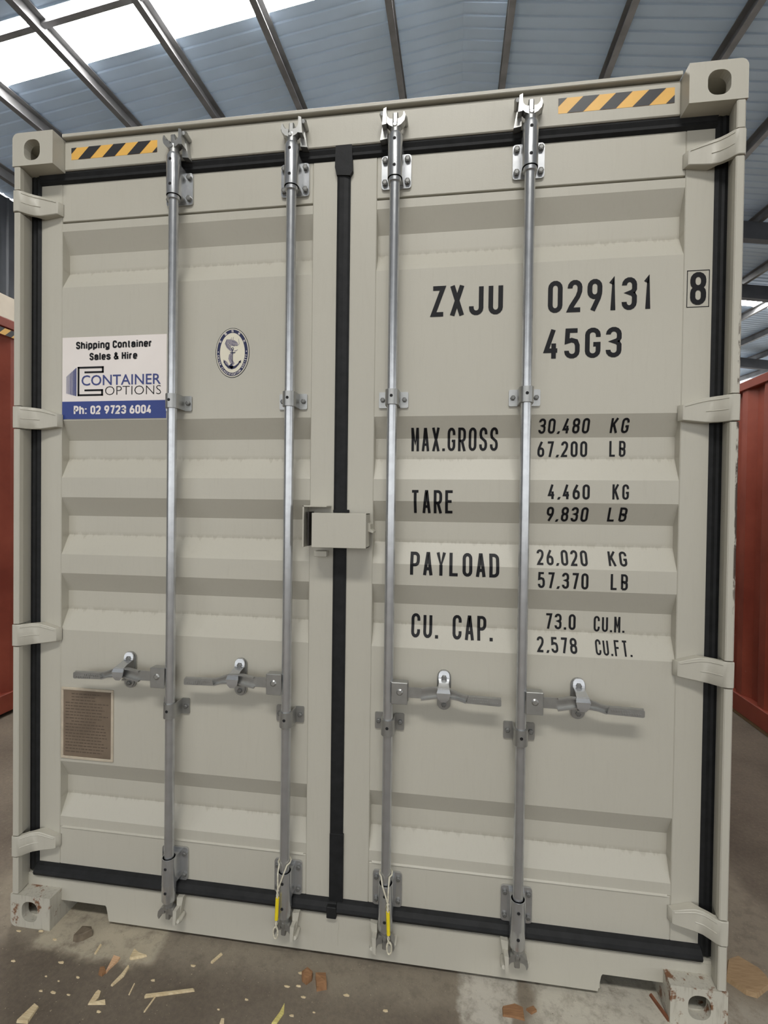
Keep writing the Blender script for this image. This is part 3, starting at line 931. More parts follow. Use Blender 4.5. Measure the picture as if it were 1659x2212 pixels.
# ------------------------------------------------------------------ lettering (stroke letters in the container-marking style)
TH = 0.150
R0 = 0.19
def glyph(ch):
    A = lambda cy, a0, a1: arc(0.5, cy, 0.5, R0, a0, a1, 7)
    T, Bc = 1 - R0, R0
    g = {
        '0': [A(T, 180, 0) + A(Bc, 0, -180) + [(0, T)]],
        'C': [[(1, .70)] + A(T, 0, 180) + A(Bc, 180, 360) + [(1, .30)]],
        'G': [[(1, .72)] + A(T, 0, 180) + A(Bc, 180, 360) + [(1, .44), (.55, .44)]],
        'U': [[(0, 1)] + A(Bc, 180, 360) + [(1, 1)]],
        'J': [[(1, 1)] + A(Bc, 0, -180) + [(0, .26)]],
        'D': [[(0, 0), (0, 1), (.45, 1)] + arc(.45, T, .55, R0, 80, 0, 6) + arc(.45, Bc, .55, R0, 0, -80, 6) + [(.45, 0), (0, 0)]],
        'P': [[(0, -.07), (0, 1), (.5, 1)] + A(T, 80, 0) + A(.44 + R0, 0, -80) + [(.5, .44), (0, .44)]],
        'R': [[(0, -.07), (0, 1), (.5, 1)] + A(T, 80, 0) + A(.44 + R0, 0, -80) + [(.5, .44), (0, .44)], [(.5, .44), (1, -.07)]],
        'B': [[(0, 0), (0, 1), (.5, 1)] + A(T, 80, 0) + A(.53 + R0 * .6, 0, -80) + [(.5, .52), (0, .52)], [(.5, .52)] + A(.52 - R0, 80, 0) + A(Bc, 0, -80) + [(.5, 0), (0, 0)]],
        'S': [[(1, .74)] + A(T, 0, 180) + [(0, .72), (.12, .60), (.88, .42), (1, .30)] + A(Bc, 0, -180) + [(0, .26)]],
        '3': [[(0, .80)] + A(T, 180, 0) + [(1, .66), (.85, .56), (.40, .53), (.85, .50), (1, .40)] + A(Bc, 0, -180) + [(0, .21)]],
        '2': [[(0, .78)] + A(T, 180, 0) + [(.98, .66), (.80, .48), (.15, .12), (0, 0), (1.06, 0)]],
        '9': [A(T, 180, 0) + A(.44 + R0, 0, -180) + [(0, T)], [(1, .72), (.98, .55), (.85, .38), (.30, -.05)]],
        '6': [A(.56 - R0, 180, 0)[::-1] and (A(.56 - R0, 180, 0) + A(Bc, 0, -180) + [(0, .56 - R0)]), [(0, .28), (.02, .45), (.15, .62), (.70, 1.05)]],
        '8': [A(T, 180, 0) + A(.53 + R0, 0, -180) + [(0, T)], A(.53 - R0, 180, 0) + A(Bc, 0, -180) + [(0, .53 - R0)]],
        '1': [[(.30, .88), (.75, 1), (.75, -.07)]],
        '4': [[(.66, 1.06), (0, .24), (1.05, .24)], [(.70, .52), (.70, -.07)]],
        '5': [[(1, 1), (.08, 1), (.03, .58), (.45, .63), (.85, .58), (1, .42)] + A(Bc, 0, -180) + [(0, .22)]],
        '7': [[(-.05, 1), (1, 1), (.38, -.07)]],
        'Z': [[(-.04, 1), (1, 1), (0, 0), (1.06, 0)]],
        'X': [[(0, -.07), (1, 1.07)], [(0, 1.07), (1, -.07)]],
        'A': [[(0, -.07), (.44, 1), (.56, 1), (1, -.07)], [(.17, .26), (.83, .26)]],
        'M': [[(0, -.07), (0, 1.07)], [(1, -.07), (1, 1.07)], [(.02, 1.03), (.5, .32), (.98, 1.03)]],
        'H': [[(0, -.07), (0, 1.07)], [(1, -.07), (1, 1.07)], [(0, .53), (1, .53)]],
        'h': [[(0, -.07), (0, 1.07)], [(0, .50)] + arc(.5, .74 - R0, .5, R0, 180, 0, 7) + [(1, -.07)]],
        'n': [[(0, -.07), (0, .80)], [(0, .50)] + arc(.5, .74 - R0, .5, R0, 180, 0, 7) + [(1, -.07)]],
        'i': [[(.5, -.07), (.5, .80)], [(.5, .93), (.5, 1.07)]],
        'l': [[(.5, -.07), (.5, 1.07)]],
        'p': [[(0, -.32), (0, .80)], arc(.5, .74 - R0, .5, R0, 180, 0, 7) + A(Bc, 0, -180) + [(0, .74 - R0)]],
        'g': [arc(.5, .74 - R0, .5, R0, 180, 0, 7) + A(Bc, 0, -180) + [(0, .74 - R0)], [(1, .80), (1, -.10)] + arc(.5, -.12, .5, .16, 0, -170, 7)],
        'o': [arc(.5, .74 - R0, .5, R0, 180, 0, 7) + A(Bc, 0, -180) + [(0, .74 - R0)]],
        't': [[(.35, 1.0), (.35, R0)] + arc(.75, R0, .4, R0, 180, 270, 5) + [(1, 0)], [(-.1, .72), (1, .72)]],
        'a': [[(0, .56)] + arc(.5, .74 - R0, .5, R0, 180, 0, 7) + [(1, -.07)], [(1, .43), (.45, .42), (.10, .34), (0, .20), (.08, .07), (.38, 0), (.75, .04), (1, .16)]],
        'e': [[(0, .37), (1, .37)] + arc(.5, .74 - R0, .5, R0, 0, 180, 7) + A(Bc, 180, 335)],
        'r': [[(0, -.07), (0, .80)], [(0, .48)] + arc(.6, .72 - R0, .6, R0, 180, 85, 6) + [(1, .72)]],
        's': [[(1, .53)] + arc(.5, .74 - R0 * .8, .5, R0 * .8, 0, 180, 6) + [(0, .52), (.15, .44), (.85, .32), (1, .22)] + arc(.5, R0 * .8, .5, R0 * .8, 0, -180, 6) + [(0, .20)]],
        '&': [[(1.1, -.04), (.22, .74), (.20, .88), (.42, 1), (.66, .90), (.64, .74), (.08, .36), (0, .18), (.25, 0), (.6, .02), (1.0, .46)]],
        ':': [[(.5, -.07), (.5, .12)], [(.5, .56), (.5, .75)]],
        'T': [[(-.08, 1), (1.08, 1)], [(.5, 1), (.5, -.07)]],
        'E': [[(1.06, 1), (0, 1), (0, 0), (1.06, 0)], [(0, .52), (.9, .52)]],
        'F': [[(1.06, 1), (0, 1), (0, -.07)], [(0, .52), (.9, .52)]],
        'L': [[(0, 1.07), (0, 0), (1.06, 0)]],
        'K': [[(0, 1.07), (0, -.07)], [(1.02, 1.07), (.05, .42)], [(.35, .62), (1.05, -.07)]],
        'Y': [[(0, 1.07), (.5, .45), (1, 1.07)], [(.5, .48), (.5, -.07)]],
        'O': [A(T, 180, 0) + A(Bc, 0, -180) + [(0, T)]],
    }
    return g[ch]

def stroke(bm, pts, hw, lift=0.0):
    """flat ribbon with mitred joints in the x-z plane (y = 0)"""
    q = [Vector(p) for p in pts]
    q = [p for i, p in enumerate(q) if i == 0 or (p - q[i - 1]).length > 1e-5]
    closed = (q[0] - q[-1]).length < 1e-5
    if closed: q = q[:-1]
    n = len(q)
    L, Rr = [], []
    for i in range(n):
        d0 = (q[i] - q[i - 1]).normalized() if (i or closed) else (q[1] - q[0]).normalized()
        d1 = (q[(i + 1) % n] - q[i]).normalized() if (i < n - 1 or closed) else d0
        n0, n1 = Vector((-d0.y, d0.x)), Vector((-d1.y, d1.x))
        m = n0 + n1
        m = m.normalized() if m.length > 1e-4 else n0
        k = min(1 / max(0.2, m.dot(n0)), 1.9)
        L.append(q[i] + m * hw * k); Rr.append(q[i] - m * hw * k)
    V = lambda p: bm.verts.new((p.x, lift, p.y))
    lv, rv = [V(p) for p in L], [V(p) for p in Rr]
    for i in range(n if closed else n - 1):
        j = (i + 1) % n
        try:
            bm.faces.new((lv[i], lv[j], rv[j], rv[i]))
        except ValueError:
            pass

NARROW = {'1': 0.62, '.': 0.30, ',': 0.34, ' ': 0.45, 'i': 0.44, 'l': 0.44, ':': 0.46, 't': 0.72, 'r': 0.76, '&': 1.15}
def marking(name, text, x0, x1, z0, z1, gap=0.30, parent=None, yfun=panel_y, label=None, spc=None, mat='black', th=None, tw=0.33):
    h = z1 - z0
    rel = [NARROW.get(c, 1.0) if not (c == ' ' and spc) else spc for c in text]
    wunit = (x1 - x0) / (sum(rel) + gap * (len(text) - 1))
    bm = bmesh.new()
    x = x0
    t = min((th or TH) * h, wunit * tw)
    for c, r in zip(text, rel):
        w = wunit * r
        if c in '.,':
            sl = 0.25 if c == ',' else 0.0
            s = t * 1.05
            cx = x + w / 2
            vv = [bm.verts.new((cx - s / 2 - sl * s, 0, z0 - (0.02 * h if c == ',' else 0))), bm.verts.new((cx + s / 2 - sl * s, 0, z0 - (0.02 * h if c == ',' else 0))), bm.verts.new((cx + s / 2 + sl * s, 0, z0 + s)), bm.verts.new((cx - s / 2 + sl * s, 0, z0 + s))]
            bm.faces.new(vv)
        elif c != ' ':
            for gi, pl in enumerate(glyph(c)):
                stroke(bm, [(x + t / 2 + px * (w - t), z0 + t / 2 + pz * (h - t)) for px, pz in pl], t / 2, -0.00025 * gi)
        x += w + gap * wunit
    for zb, _ in BR:
        if z0 - 0.02 < zb < z1 + 0.02:
            bmesh.ops.bisect_plane(bm, geom=bm.verts[:] + bm.edges[:] + bm.faces[:], plane_co=(0, 0, zb), plane_no=(0, 0, 1))
    for v in bm.verts:
        v.co.y += yfun(v.co.z) - 0.0009
    o = obj(name, bm, M[mat], parent or doors[1])
    if label: tag(o, label)
    return o
D = doors[1]
marking('lettering', 'ZXJU', .2955, .531, 2.2025, 2.3045, 0.34, label='owner code ZXJU')
marking('lettering', '029131', .6735, .989, 2.1995, 2.303, 0.34, label='serial number 029131')
marking('lettering', '8', 1.1005, 1.1465, 2.2055, 2.3075, yfun=lambda z: YD, label='boxed check digit 8')
bm = bmesh.new()
bx0, bx1, bz0, bz1, bt = 1.0905, 1.156, 2.1985, 2.3135, 0.0022
for (a, b_, c, d_) in ((bx0, bx1, bz0, bz0 + bt), (bx0, bx1, bz1 - bt, bz1), (bx0, bx0 + bt, bz0, bz1), (bx1 - bt, bx1, bz0, bz1)):
    bm.faces.new([bm.verts.new((x, YD - 0.0009, z)) for x, z in ((a, c), (b_, c), (b_, d_), (a, d_))])
obj('check_digit_box', bm, M['black'], D)
marking('lettering', '45G3', .6635, .902, 2.051, 2.148, 0.34, label='size code 45G3')
for txt, a, b_, c, d_ in (
        ('MAX.GROSS', .233, .5245, 1.758, 1.835), ('30,480', .654, .814, 1.8135, 1.860), ('KG', .879, .935, 1.8135, 1.8595), ('67,200', .654, .8125, 1.737, 1.7893), ('LB', .8815, .9315, 1.738, 1.7895),
        ('TARE', .237, .380, 1.545, 1.623), ('4,460', .684, .814, 1.5965, 1.6455), ('KG', .883, .933, 1.5975, 1.6465), ('9,830', .684, .815, 1.5235, 1.572), ('LB', .876, .934, 1.526, 1.5725),
        ('PAYLOAD', .237, .533, 1.335, 1.4125), ('26,020', .655, .8145, 1.3805, 1.430), ('KG', .879, .936, 1.383, 1.4295), ('57,370', .657, .815, 1.306, 1.3585), ('LB', .883, .935, 1.3075, 1.359),
        ('CU. CAP.', .2415, .516, 1.1185, 1.198), ('73.0', .6885, .786, 1.1645, 1.217), ('CU.M.', .843, .9385, 1.163, 1.2145), ('2,578', .660, .7865, 1.094, 1.1405), ('CU.FT.', .844, .955, 1.094, 1.140)):
    marking('lettering', txt, a, b_, c, d_, 0.36 if len(txt) > 2 else 0.5, spc=0.9 if txt.startswith('CU. ') else None, label='black lettering ' + txt)

# ------------------------------------------------------------------ decals
def text_mesh(s, bold=0.0):
    cu = bpy.data.curves.new('text', 'FONT')
    cu.body = s
    cu.offset = bold
    cu.resolution_u = 3
    cu.fill_mode = 'FRONT'
    to = bpy.data.objects.new('text', cu)
    COL.objects.link(to)
    dg = bpy.context.evaluated_depsgraph_get()
    dg.update()
    me = bpy.data.meshes.new_from_object(to.evaluated_get(dg))
    bpy.data.objects.remove(to)
    bpy.data.curves.remove(cu)
    vv = [v.co.copy() for v in me.vertices]
    ff = [tuple(p.vertices) for p in me.polygons]
    bpy.data.meshes.remove(me)
    return vv, ff

def text_fit(name, s, x0, x1, z0, z1, y, mat, parent, bold=0.0, base_from=None, shear=0.0):
    vv, ff = text_mesh(s, bold)
    ref = text_mesh(base_from, bold)[0] if base_from else vv
    ax, bx = min(v.x for v in vv), max(v.x for v in vv)
    az, bz = min(v.y for v in ref), max(v.y for v in ref)
    bm = bmesh.new()
    bv = [bm.verts.new((x0 + (v.x - ax) / (bx - ax) * (x1 - x0), y, z0 + (v.y - az) / (bz - az) * (z1 - z0))) for v in vv]
    for f in ff:
        try:
            bm.faces.new([bv[i] for i in f])
        except ValueError:
            pass
    return obj(name, bm, mat, parent)

def flat(bm, pts, y, mat=0):
    f = bm.faces.new([bm.verts.new((p[0], y, p[1])) for p in pts])
    f.material_index = mat

SX0, SX1, SZ0, SZ1 = -1.0765, -0.657, 1.8765, 2.180
def su(u): return SX0 + u * (SX1 - SX0)
def sv(v): return SZ1 - v * (SZ1 - SZ0)
bm = bmesh.new()
box(bm, SX0, SX1, YP - 0.0012, YP + 0.001, SZ0, SZ1)
sign = tag(obj('company_sign', bm, M['white'], root), 'white and blue container hire sign on the left door')
y1_ = YP - 0.0016
bm = bmesh.new(); flat(bm, [(SX0, SZ0), (SX1, SZ0), (SX1, sv(.785)), (SX0, sv(.785))], y1_); obj('blue_band', bm, M['blue'], sign)
y2_ = YP - 0.0021
ysign = lambda z: y2_ + 0.0009
marking('lettering', 'Shipping Container', su(.135), su(.865), sv(.147), sv(.055), 0.13, sign, ysign, 'Shipping Container', None, 'black', 0.22, 0.40)
marking('lettering', 'Sales & Hire', su(.267), su(.726), sv(.287), sv(.196), 0.13, sign, ysign, 'Sales & Hire', None, 'black', 0.22, 0.40)
text_fit('lettering', 'CONTAINER', su(.19), su(.948), sv(.594), sv(.467), y2_, M['logo_blue'], sign, 0.008, 'C')
text_fit('lettering', 'OPTIONS', su(.42), su(.951), sv(.713), sv(.607), y2_, M['black'], sign, -0.016, 'O')
marking('lettering', 'Ph: 02 9723 6004', su(.115), su(.865), sv(.944), sv(.838), 0.13, sign, ysign, 'Ph: 02 9723 6004', None, 'white', 0.22, 0.40)
bm = bmesh.new()
k = .018; kv = .022
for (a, b_, c, d_) in ((.151, .151 + k, .362, .720), (.151, .406, .362, .362 + kv), (.406 - k, .406, .362, .442), (.219, .406, .442 - kv, .442),
                      (.151, .400, .720 - kv, .720), (.400 - k, .400, .640, .720), (.219, .400, .640, .640 + kv)):
    flat(bm, [(su(a), sv(c)), (su(b_), sv(c)), (su(b_), sv(d_)), (su(a), sv(d_))], y2_)
obj('logo_frame', bm, M['black'], sign)
bm = bmesh.new()
us = [.042 + (.141 - .042) * i / 9 for i in range(10)]
for i in range(9):
    a = us[i]; w = (us[1] - us[0]) * (0.35 + 0.06 * i)
    tp = lambda u: sv(.478 - (u - .042) / .099 * .108)
    bt_ = lambda u: sv(.686 + (u - .042) / .099 * .034)
    flat(bm, [(su(a), bt_(a)), (su(a + w), bt_(a + w)), (su(a + w), tp(a + w)), (su(a), tp(a))], y2_)
obj('logo_stripes', bm, M['logo_blue'], sign)

# oval classification emblem
EX, EZ, ERX, ERZ = -0.4055, 2.1040, 0.0635, 0.0880
def ell(k, kz=None, n=56):
    return [(EX + ERX * k * math.cos(2 * PI * i / n), EZ + ERZ * (kz or k) * math.sin(2 * PI * i / n)) for i in range(n)]
bm = bmesh.new()
prism(bm, ell(1.0), 'y', YP - 0.0008, YP + 0.001)
emb = tag(obj('emblem', bm, M['tape_black'], root), 'oval navy and cream emblem with an anchor on the left door')
for i, (k, kz, m) in enumerate(((.963, .972, 'cream'), (.915, .935, 'navy'), (.735, .80, 'cream'))):
    bm = bmesh.new(); flat(bm, ell(k, kz), YP - 0.0011 - 0.0003 * i); obj('emblem_ring' if i < 2 else 'emblem_field', bm, M[m], emb)
ye = YP - 0.0023
def ring_text(s, a0, a1, hgt, outward):
    n = len(s)
    bm = bmesh.new()
    for i, ch in enumerate(s):
        if ch == ' ': continue
        a = math.radians(a0 + (a1 - a0) * (i / max(1, n - 1)))
        kx, kz = .825, .868
        c = Vector((EX + ERX * kx * math.cos(a), EZ + ERZ * kz * math.sin(a)))
        nrm = Vector((math.cos(a) / ERX, math.sin(a) / ERZ)).normalized()
        up = nrm if outward else -nrm
        rt = Vector((up.y, -up.x))
        vv, ff = text_mesh(ch, 0.02)
        ax, bx = min(v.x for v in vv), max(v.x for v in vv)
        az, bz = min(v.y for v in vv), max(v.y for v in vv)
        sc = hgt / max(1e-6, bz - az)
        bv = []
        for v in vv:
            lx = (v.x - (ax + bx) / 2) * sc * (0.85 if not outward else 1.0)
            lz = (v.y - (az + bz) / 2) * sc
            p = c + rt * lx + up * lz
            bv.append(bm.verts.new((p.x, ye, p.y)))
        for f in ff:
            try: bm.faces.new([bv[j] for j in f])
            except ValueError: pass
    return obj('lettering', bm, M['white'], emb)
ring_text('CHINA CLASSIFICATION SOCIETY', 187, 353, 0.0072, False)
ring_text('\u4e2d\u56fd\u8239\u7ea7\u793e', 148, 32, 0.0085, True)
bm = bmesh.new()
for sg in (-1, 1):
    flat(bm, [(EX + sg * ERX * .83 + 0.002 * math.cos(t * PI / 4), EZ + 0.004 + 0.002 * math.sin(t * PI / 4)) for t in range(8)], ye)
obj('emblem_dot', bm, M['white'], emb)
# dragon curled round the anchor (map: emblem zoom pixels -> metres)
def ep(x, z): return (EX + (x - 868) / 508 * ERX, EZ + (1000 - z) / 735 * ERZ)
def ribbon(bm, pts, w0, w1, y):
    q = [Vector(ep(*p)) for p in pts]
    rows = []
    n = len(q)
    for i in range(n):
        d = (q[min(i + 1, n - 1)] - q[max(0, i - 1)]).normalized()
        w = (w0 + (w1 - w0) * i / (n - 1)) if not isinstance(w0, list) else w0[i]
        nn = Vector((-d.y, d.x)) * w / 2
        rows.append((bm.verts.new((q[i].x + nn.x, y, q[i].y + nn.y)), bm.verts.new((q[i].x - nn.x, y, q[i].y - nn.y))))
    for a, b_ in zip(rows, rows[1:]):
        bm.faces.new((a[0], b_[0], b_[1], a[1]))
u = ERX / 508
bm = bmesh.new()
ribbon(bm, [(940, 800), (850, 740), (800, 660), (720, 650), (690, 720), (740, 820), (820, 900), (880, 960)], [40 * u, 120 * u, 130 * u, 110 * u, 100 * u, 95 * u, 85 * u, 60 * u], 0, ye)
ribbon(bm, [(880, 1000), (820, 1080), (805, 1170), (850, 1270), (920, 1340)], [60 * u, 110 * u, 110 * u, 110 * u, 60 * u], 0, ye)
ribbon(bm, [(830, 690), (920, 700), (1000, 740), (1020, 800)], [140 * u, 130 * u, 80 * u, 40 * u], 0, ye - 0.0001)
ribbon(bm, [(640, 1230), (700, 1290), (740, 1380), (800, 1450)], 45 * u, 70 * u, ye)
ribbon(bm, [(850, 640), (830, 590), (850, 540)], 22 * u, 8 * u, ye)
ribbon(bm, [(890, 640), (890, 580), (910, 530)], 22 * u, 8 * u, ye)
ribbon(bm, [(1030, 780), (1075, 740), (1060, 660), (1050, 590)], 14 * u, 8 * u, ye)
ribbon(bm, [(930, 950), (990, 940), (1030, 910)], 30 * u, 12 * u, ye)
obj('emblem_dragon', bm, M['dragon'], emb)
bm = bmesh.new()
for pts in ([(700, 620), (670, 700), (720, 820), (800, 900)], [(780, 700), (760, 750), (830, 830)], [(830, 1080), (820, 1170), (880, 1290)], [(860, 660), (930, 690), (1000, 690)], [(850, 740), (900, 780), (1000, 790)]):
    ribbon(bm, pts, 10 * u, 10 * u, ye - 0.0002)
obj('emblem_dragon', bm, M['navy'], emb)
ya = ye - 0.0004
bm = bmesh.new()
flat(bm, [ep(*p) for p in ((866, 900), (884, 900), (884, 1340), (866, 1340))], ya)
flat(bm, [ep(*p) for p in ((790, 985), (975, 985), (940, 1012), (830, 1012))], ya)
ribbon(bm, [(620, 1260), (680, 1350), (760, 1420), (860, 1440), (960, 1420), (1050, 1340), (1110, 1250)], [24 * u, 40 * u, 60 * u, 90 * u, 60 * u, 40 * u, 24 * u], 0, ya)
flat(bm, [ep(*p) for p in ((760, 1390), (850, 1310), (910, 1430), (850, 1475))], ya)
flat(bm, [ep(*p) for p in ((612, 1190), (665, 1265), (610, 1290))], ya)
flat(bm, [ep(*p) for p in ((1130, 1220), (1128, 1310), (1055, 1275))], ya)
cxr, czr = 880, 885
ribbon(bm, [(cxr + 30 * math.cos(t * PI / 6), czr + 34 * math.sin(t * PI / 6)) for t in range(13)], 18 * u, 18 * u, ya)
obj('emblem_anchor', bm, M['navy'], emb)

# brown approval plate
PX0, PX1, PZ0, PZ1 = -1.0665, -0.8685, 0.6095, 0.8615
bm = bmesh.new(); prism(bm, rrect(PX0, PX1, PZ0, PZ1, 0.010, 3), 'y', YP - 0.0025, YP + 0.001)
plate = tag(obj('data_plate', bm, M['plate'], root), 'brown metal approval plate low on the left door')
rnd = random.Random(3)
z = PZ1 - 0.016
rows_ = 0
while z > PZ0 + 0.014:
    bm = bmesh.new()
    m_ = 0.035 if rows_ in (0, 1, 2, 9) else 0.010
    x = PX0 + m_
    end = PX1 - m_ - (0.03 * rnd.random())
    while x < end:
        w = 0.006 + 0.014 * rnd.random()
        flat(bm, [(x, z), (min(x + w, end), z), (min(x + w, end), z + 0.0042), (x, z + 0.0042)], YP - 0.0029)
        x += w + 0.003
    obj('print_line', bm, M['plate_print'], plate)
    z -= 0.0115
    rows_ += 1
bm = bmesh.new()
fr = 0.009
for (a, b_, c, d_) in ((PX0 - fr, PX1 + fr, PZ1 - 0.001, PZ1 + fr), (PX0 - fr, PX1 + fr, PZ0 - fr, PZ0 + 0.001), (PX0 - fr, PX0 + 0.001, PZ0, PZ1), (PX1 - 0.001, PX1 + fr, PZ0, PZ1)):
    box(bm, a, b_, YP - 0.004, YP + 0.0005, c, d_, 0.0015)
obj('sealant_frame', bm, M['sealant'], plate)

# hazard tape on the header
def hazard(x0, x1, z0, z1, name):
    bm = bmesh.new()
    y = 0.0545
    h = z1 - z0
    w = 0.049
    lean = h * 1.02
    prism(bm, [(x0, z0), (x1, z0), (x1, z1), (x0, z1)], 'y', y, 0.0555)
    tp = tag(obj('hazard_tape', bm, M['yellow'], root), name)
    k = -1
    while True:
        a = x0 + k * 2 * w + 0.027
        if a > x1: break
        poly = [(a, z0), (a + w, z0), (a + w + lean, z1), (a + lean, z1)]
        def clip(pl, xc, keep):
            out = []
            for i in range(len(pl)):
                p, q = pl[i], pl[(i + 1) % len(pl)]
                ip, iq = keep(p[0], xc), keep(q[0], xc)
                if ip: out.append(p)
                if ip != iq:
                    t = (xc - p[0]) / (q[0] - p[0])
                    out.append((xc, p[1] + t * (q[1] - p[1])))
            return out
        poly = clip(poly, x0, lambda v, c: v >= c)
        if len(poly) > 2: poly = clip(poly, x1, lambda v, c: v <= c)
        if len(poly) > 2:
            b2 = bmesh.new(); flat(b2, poly, y - 0.0006)
            obj('stripe', b2, M['tape_black'], tp)
        k += 1
hazard(-1.028, -0.688, 2.8225, 2.8655, 'black and amber hazard tape on the left of the header')
hazard(0.692, 1.038, 2.824, 2.872, 'black and amber hazard tape on the right of the header')

# ------------------------------------------------------------------ cable seals hanging on the two middle bars
def cable_seal(x, k, label):
    """k = +1: tail hangs left of the bar, -1: right"""
    r = tag(empty('cable_seal', (x, YR, 0.12)), label, 'cable seal', 'cable seals on the middle locking bars')
    L = lambda pts: [(px - x, py - YR, pz - 0.12) for px, py, pz in pts]
    tx = x - k * 0.012
    bm = bmesh.new()
    for sg in (-1, 1):
        p = []
        for i in range(9):
            t = i / 8
            a = PI * 0.5 - sg * PI * 0.78 * (t if t < 0.5 else 0.5) * 2
            if t <= 0.5:
                p.append((x + 0.0215 * math.cos(a), YR + 0.0215 * math.sin(a), 0.345 - 0.012 * t))
            else:
                q = (t - 0.5) * 2
                p.append((x + (0.0215 * math.cos(a)) * (1 - q) + (tx - x) * q, YR - 0.030 - 0.004 * q, 0.338 - 0.075 * q))
        tube(bm, L(p), 0.0026, 8)
    for ph in (0, PI):
        p = [(tx + 0.0024 * math.cos(ph + i * 0.9) - k * 0.004 * i / 28, YR - 0.034 + 0.0024 * math.sin(ph + i * 0.9), 0.264 - 0.13 * i / 28) for i in range(29)]
        tube(bm, L(p), 0.0024, 7)
    lx = tx - k * 0.006
    p = [(lx + 0.008 * math.sin(2 * PI * i / 14), YR - 0.034, 0.118 + 0.020 * math.cos(2 * PI * i / 14)) for i in range(15)]
    tube(bm, L(p), 0.0028, 8)
    obj('cable', bm, M['cable'], r, True)
    bm = bmesh.new()
    tube(bm, L([(tx - k * 0.0005, YR - 0.034, 0.238), (tx - k * 0.002, YR - 0.034, 0.20), (tx - k * 0.0035, YR - 0.034, 0.163)]), 0.0062, 10)
    obj('yellow_sleeve', bm, M['sleeve_yellow'], r, True)
cable_seal(BX[1], 1, 'yellow sleeved cable seal looped on the bar left of the centre seal')
cable_seal(BX[2], -1, 'yellow sleeved cable seal looped on the bar right of the centre seal')

# ------------------------------------------------------------------ debris on the floor
def chip(name, pts, th, mat, label, cat, group=None, tilt=0.0):
    """thin splintered piece; pts = outline on the floor (x, y)"""
    cx = sum(p[0] for p in pts) / len(pts); cy = sum(p[1] for p in pts) / len(pts)
    bm = bmesh.new()
    rr = random.Random(hash((round(cx, 3), round(cy, 3))) & 0xffff)
    lo = [bm.verts.new((p[0] - cx, p[1] - cy, 0.0)) for p in pts]
    hi = [bm.verts.new(((p[0] - cx) * 0.94, (p[1] - cy) * 0.94, th * (0.7 + 0.6 * rr.random()) + tilt * abs(p[0] - cx))) for p in pts]
    n = len(pts)
    bm.faces.new(lo[::-1]); bm.faces.new(hi)
    for i in range(n):
        bm.faces.new((lo[i], lo[(i + 1) % n], hi[(i + 1) % n], hi[i]))
    o = obj(name, bm, M[mat], None, False, (cx, cy, 0.0))
    tag(o, label, cat, group)
    return o

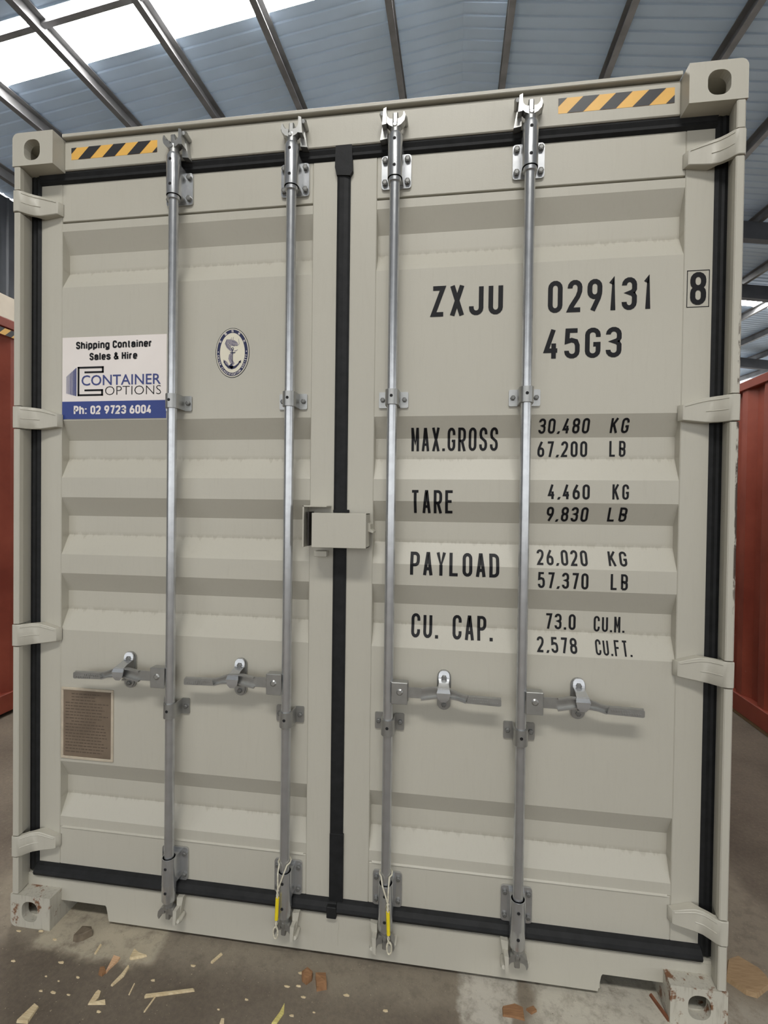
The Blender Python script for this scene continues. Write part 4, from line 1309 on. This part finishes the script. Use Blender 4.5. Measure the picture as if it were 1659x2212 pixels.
DEBRIS = [
    ('wood_splinter', [(-0.57, -0.168), (-0.425, -0.123), (-0.42, -0.13), (-0.565, -0.175)], 0.006, 'wood_pale', 'long straight pale wood stick lying on the floor', 'wood') ,
    ('wood_chip', [(-0.726, -0.221), (-0.728, -0.185), (-0.727, -0.174), (-0.714, -0.178), (-0.707, -0.196), (-0.709, -0.211), (-0.68, -0.202), (-0.672, -0.212)], 0.006, 'wood_pale', 'pale forked wood chip left of the long stick', 'wood') ,
    ('wood_chip', [(-0.898, -0.302), (-0.889, -0.245), (-0.87, -0.25), (-0.862, -0.299)], 0.007, 'wood_pale', 'large pale wood offcut in the bottom left corner', 'wood') ,
    ('wood_chip', [(-0.747, -0.113), (-0.759, -0.056), (-0.732, -0.059), (-0.731, -0.073), (-0.74, -0.105), (-0.74, -0.119)], 0.006, 'wood_pink', 'pinkish tapered wood chip below the left sill notch', 'wood') ,
    ('wood_chip', [(-0.764, -0.126), (-0.775, -0.104), (-0.759, -0.102), (-0.743, -0.116), (-0.748, -0.13)], 0.008, 'wood_brown', 'small reddish brown wood block touching the pinkish chip', 'wood') ,
    ('wood_chip', [(-0.699, -0.058), (-0.706, -0.023), (-0.679, -0.036), (-0.646, -0.039), (-0.66, -0.048), (-0.693, -0.06)], 0.009, 'wood_pale', 'jagged pale wood chip just off the container sill', 'wood') ,
    ('wood_splinter', [(-0.698, -0.154), (-0.689, -0.114), (-0.686, -0.08), (-0.679, -0.086), (-0.676, -0.119), (-0.691, -0.155)], 0.005, 'wood_pale', 'slim bent wood splinter between the pinkish and forked chips', 'wood') ,
    ('wood_splinter', [(-0.418, -0.029), (-0.399, 0.011), (-0.392, 0.007), (-0.411, -0.03)], 0.005, 'wood_pale', 'short amber splinter right of the jagged chip', 'wood') ,
    ('wood_splinter', [(-0.541, -0.216), (-0.536, -0.163), (-0.532, -0.165), (-0.537, -0.214)], 0.003, 'wood_pale', 'hair thin splinter crossing under the long stick', 'wood') ,
    ('wood_splinter', [(-0.831, -0.06), (-0.837, -0.021), (-0.83, -0.023), (-0.825, -0.059)], 0.004, 'wood_pale', 'short pale splinter in the cement patch by the sill notch', 'wood') ,
    ('grass_stem', [(-0.141, -0.188), (-0.128, -0.152), (-0.122, -0.123), (-0.114, -0.153), (-0.125, -0.185)], 0.004, 'sleeve_dry', 'yellow straw blade at the bottom edge of the photo', 'straw') ,
    ('wood_splinter', [(-0.295, -0.212), (-0.296, -0.198), (-0.287, -0.197), (-0.282, -0.209)], 0.004, 'wood_pale', 'stub of pale wood cut off by the bottom edge', 'wood') ,
    ('wood_splinter', [(-0.622, -0.173), (-0.628, -0.135), (-0.624, -0.136), (-0.618, -0.173)], 0.003, 'wood_pale', 'faint thin splinter left of the long stick', 'wood') ,
    ('wood_block', [(-0.097, -0.03), (-0.081, -0.016), (-0.06, -0.022), (-0.059, -0.037), (-0.073, -0.054), (-0.091, -0.044)], 0.022, 'wood_brown', 'rough brown wood block, left one of the touching pair', 'wood block') ,
    ('wood_block', [(-0.051, -0.026), (-0.016, -0.021), (-0.003, -0.059), (-0.034, -0.07)], 0.02, 'wood_brown', 'square cut brown wood block, right one of the touching pair', 'wood block') ,
    ('cardboard_scrap', [(0.554, -0.032), (0.594, -0.017), (0.619, -0.025), (0.619, -0.062), (0.587, -0.058), (0.553, -0.058)], 0.008, 'wood_brown', 'brown cardboard scrap on the white paint patch', 'cardboard') ,
    ('cardboard_scrap', [(0.627, -0.027), (0.651, -0.014), (0.66, -0.027), (0.642, -0.039)], 0.006, 'wood_brown', 'small brown flake beside the cardboard scrap', 'cardboard') ,
    ('cardboard_sheet', [(1.299, 0.176), (1.348, 0.258), (1.389, 0.277), (1.436, 0.236), (1.445, 0.204), (1.433, 0.17), (1.37, 0.126), (1.34, 0.132)], 0.012, 'card', 'torn tan cardboard sheet right of the bottom corner casting', 'cardboard') ,
    ('rusty_rod', [(1.027, 0.082), (1.033, 0.084), (1.06, 0.008), (1.053, 0.003)], 0.008, 'rusty', 'rusty iron strip leaning beside the right bottom casting', 'metal strip') ,
    ('mortar_lump', [(-0.941, -0.026), (-0.937, 0.014), (-0.906, 0.023), (-0.889, 0.006), (-0.908, -0.017), (-0.925, -0.027)], 0.02, 'stone', 'dark mortar lump in front of the left sill notch', 'stone') ,
]
CRUMBS = [(-1.083, -0.126), (-1.167, -0.018), (-1.088, -0.006), (-0.906, -0.204), (-0.928, -0.158), (-0.862, -0.203), (-1.011, -0.029), (-0.875, -0.166), (-0.917, -0.106), (-0.915, -0.104), (-0.808, -0.202), (-0.823, -0.145), (-0.678, -0.235), (-0.574, -0.117), (-0.471, -0.048), (-0.318, -0.173), (-0.245, -0.13), (-0.133, -0.069), (-0.088, -0.156), (-0.096, -0.062), (-0.103, -0.018), (-0.069, -0.095), (-0.024, -0.136), (0.065, -0.068), (0.194, -0.097), (2.309, 2.359), (1.503, 0.611)]
for d_ in DEBRIS:
    chip(*d_)
ORD = ['leftmost', 'second', 'third', 'fourth', 'fifth', 'sixth', 'seventh', 'eighth', 'ninth', 'tenth', 'eleventh', 'twelfth', 'thirteenth', 'fourteenth', 'fifteenth',
       'sixteenth', 'seventeenth', 'eighteenth', 'nineteenth', 'twentieth', 'twenty first', 'twenty second', 'twenty third', 'twenty fourth', 'twenty fifth', 'twenty sixth', 'rightmost']
for i, (x, y) in enumerate(CRUMBS):
    rr = random.Random(i)
    a0 = rr.random() * PI
    r0 = 0.0020 + 0.0038 * rr.random()
    pts = [(x + r0 * (1 + 0.5 * rr.random()) * math.cos(a0 + t) * 1.5, y + r0 * (0.5 + 0.4 * rr.random()) * math.sin(a0 + t)) for t in (0.2, 1.3, 2.6, 3.7, 5.0)]
    chip('wood_crumb', pts, 0.003, 'wood_pale', ('%s of the tiny pale wood crumbs strewn on the floor' % ORD[i]) if ORD[i].endswith('most') else 'tiny pale wood crumb, %s from the left among those on the floor' % ORD[i], 'wood crumb', 'wood crumbs scattered on the floor')
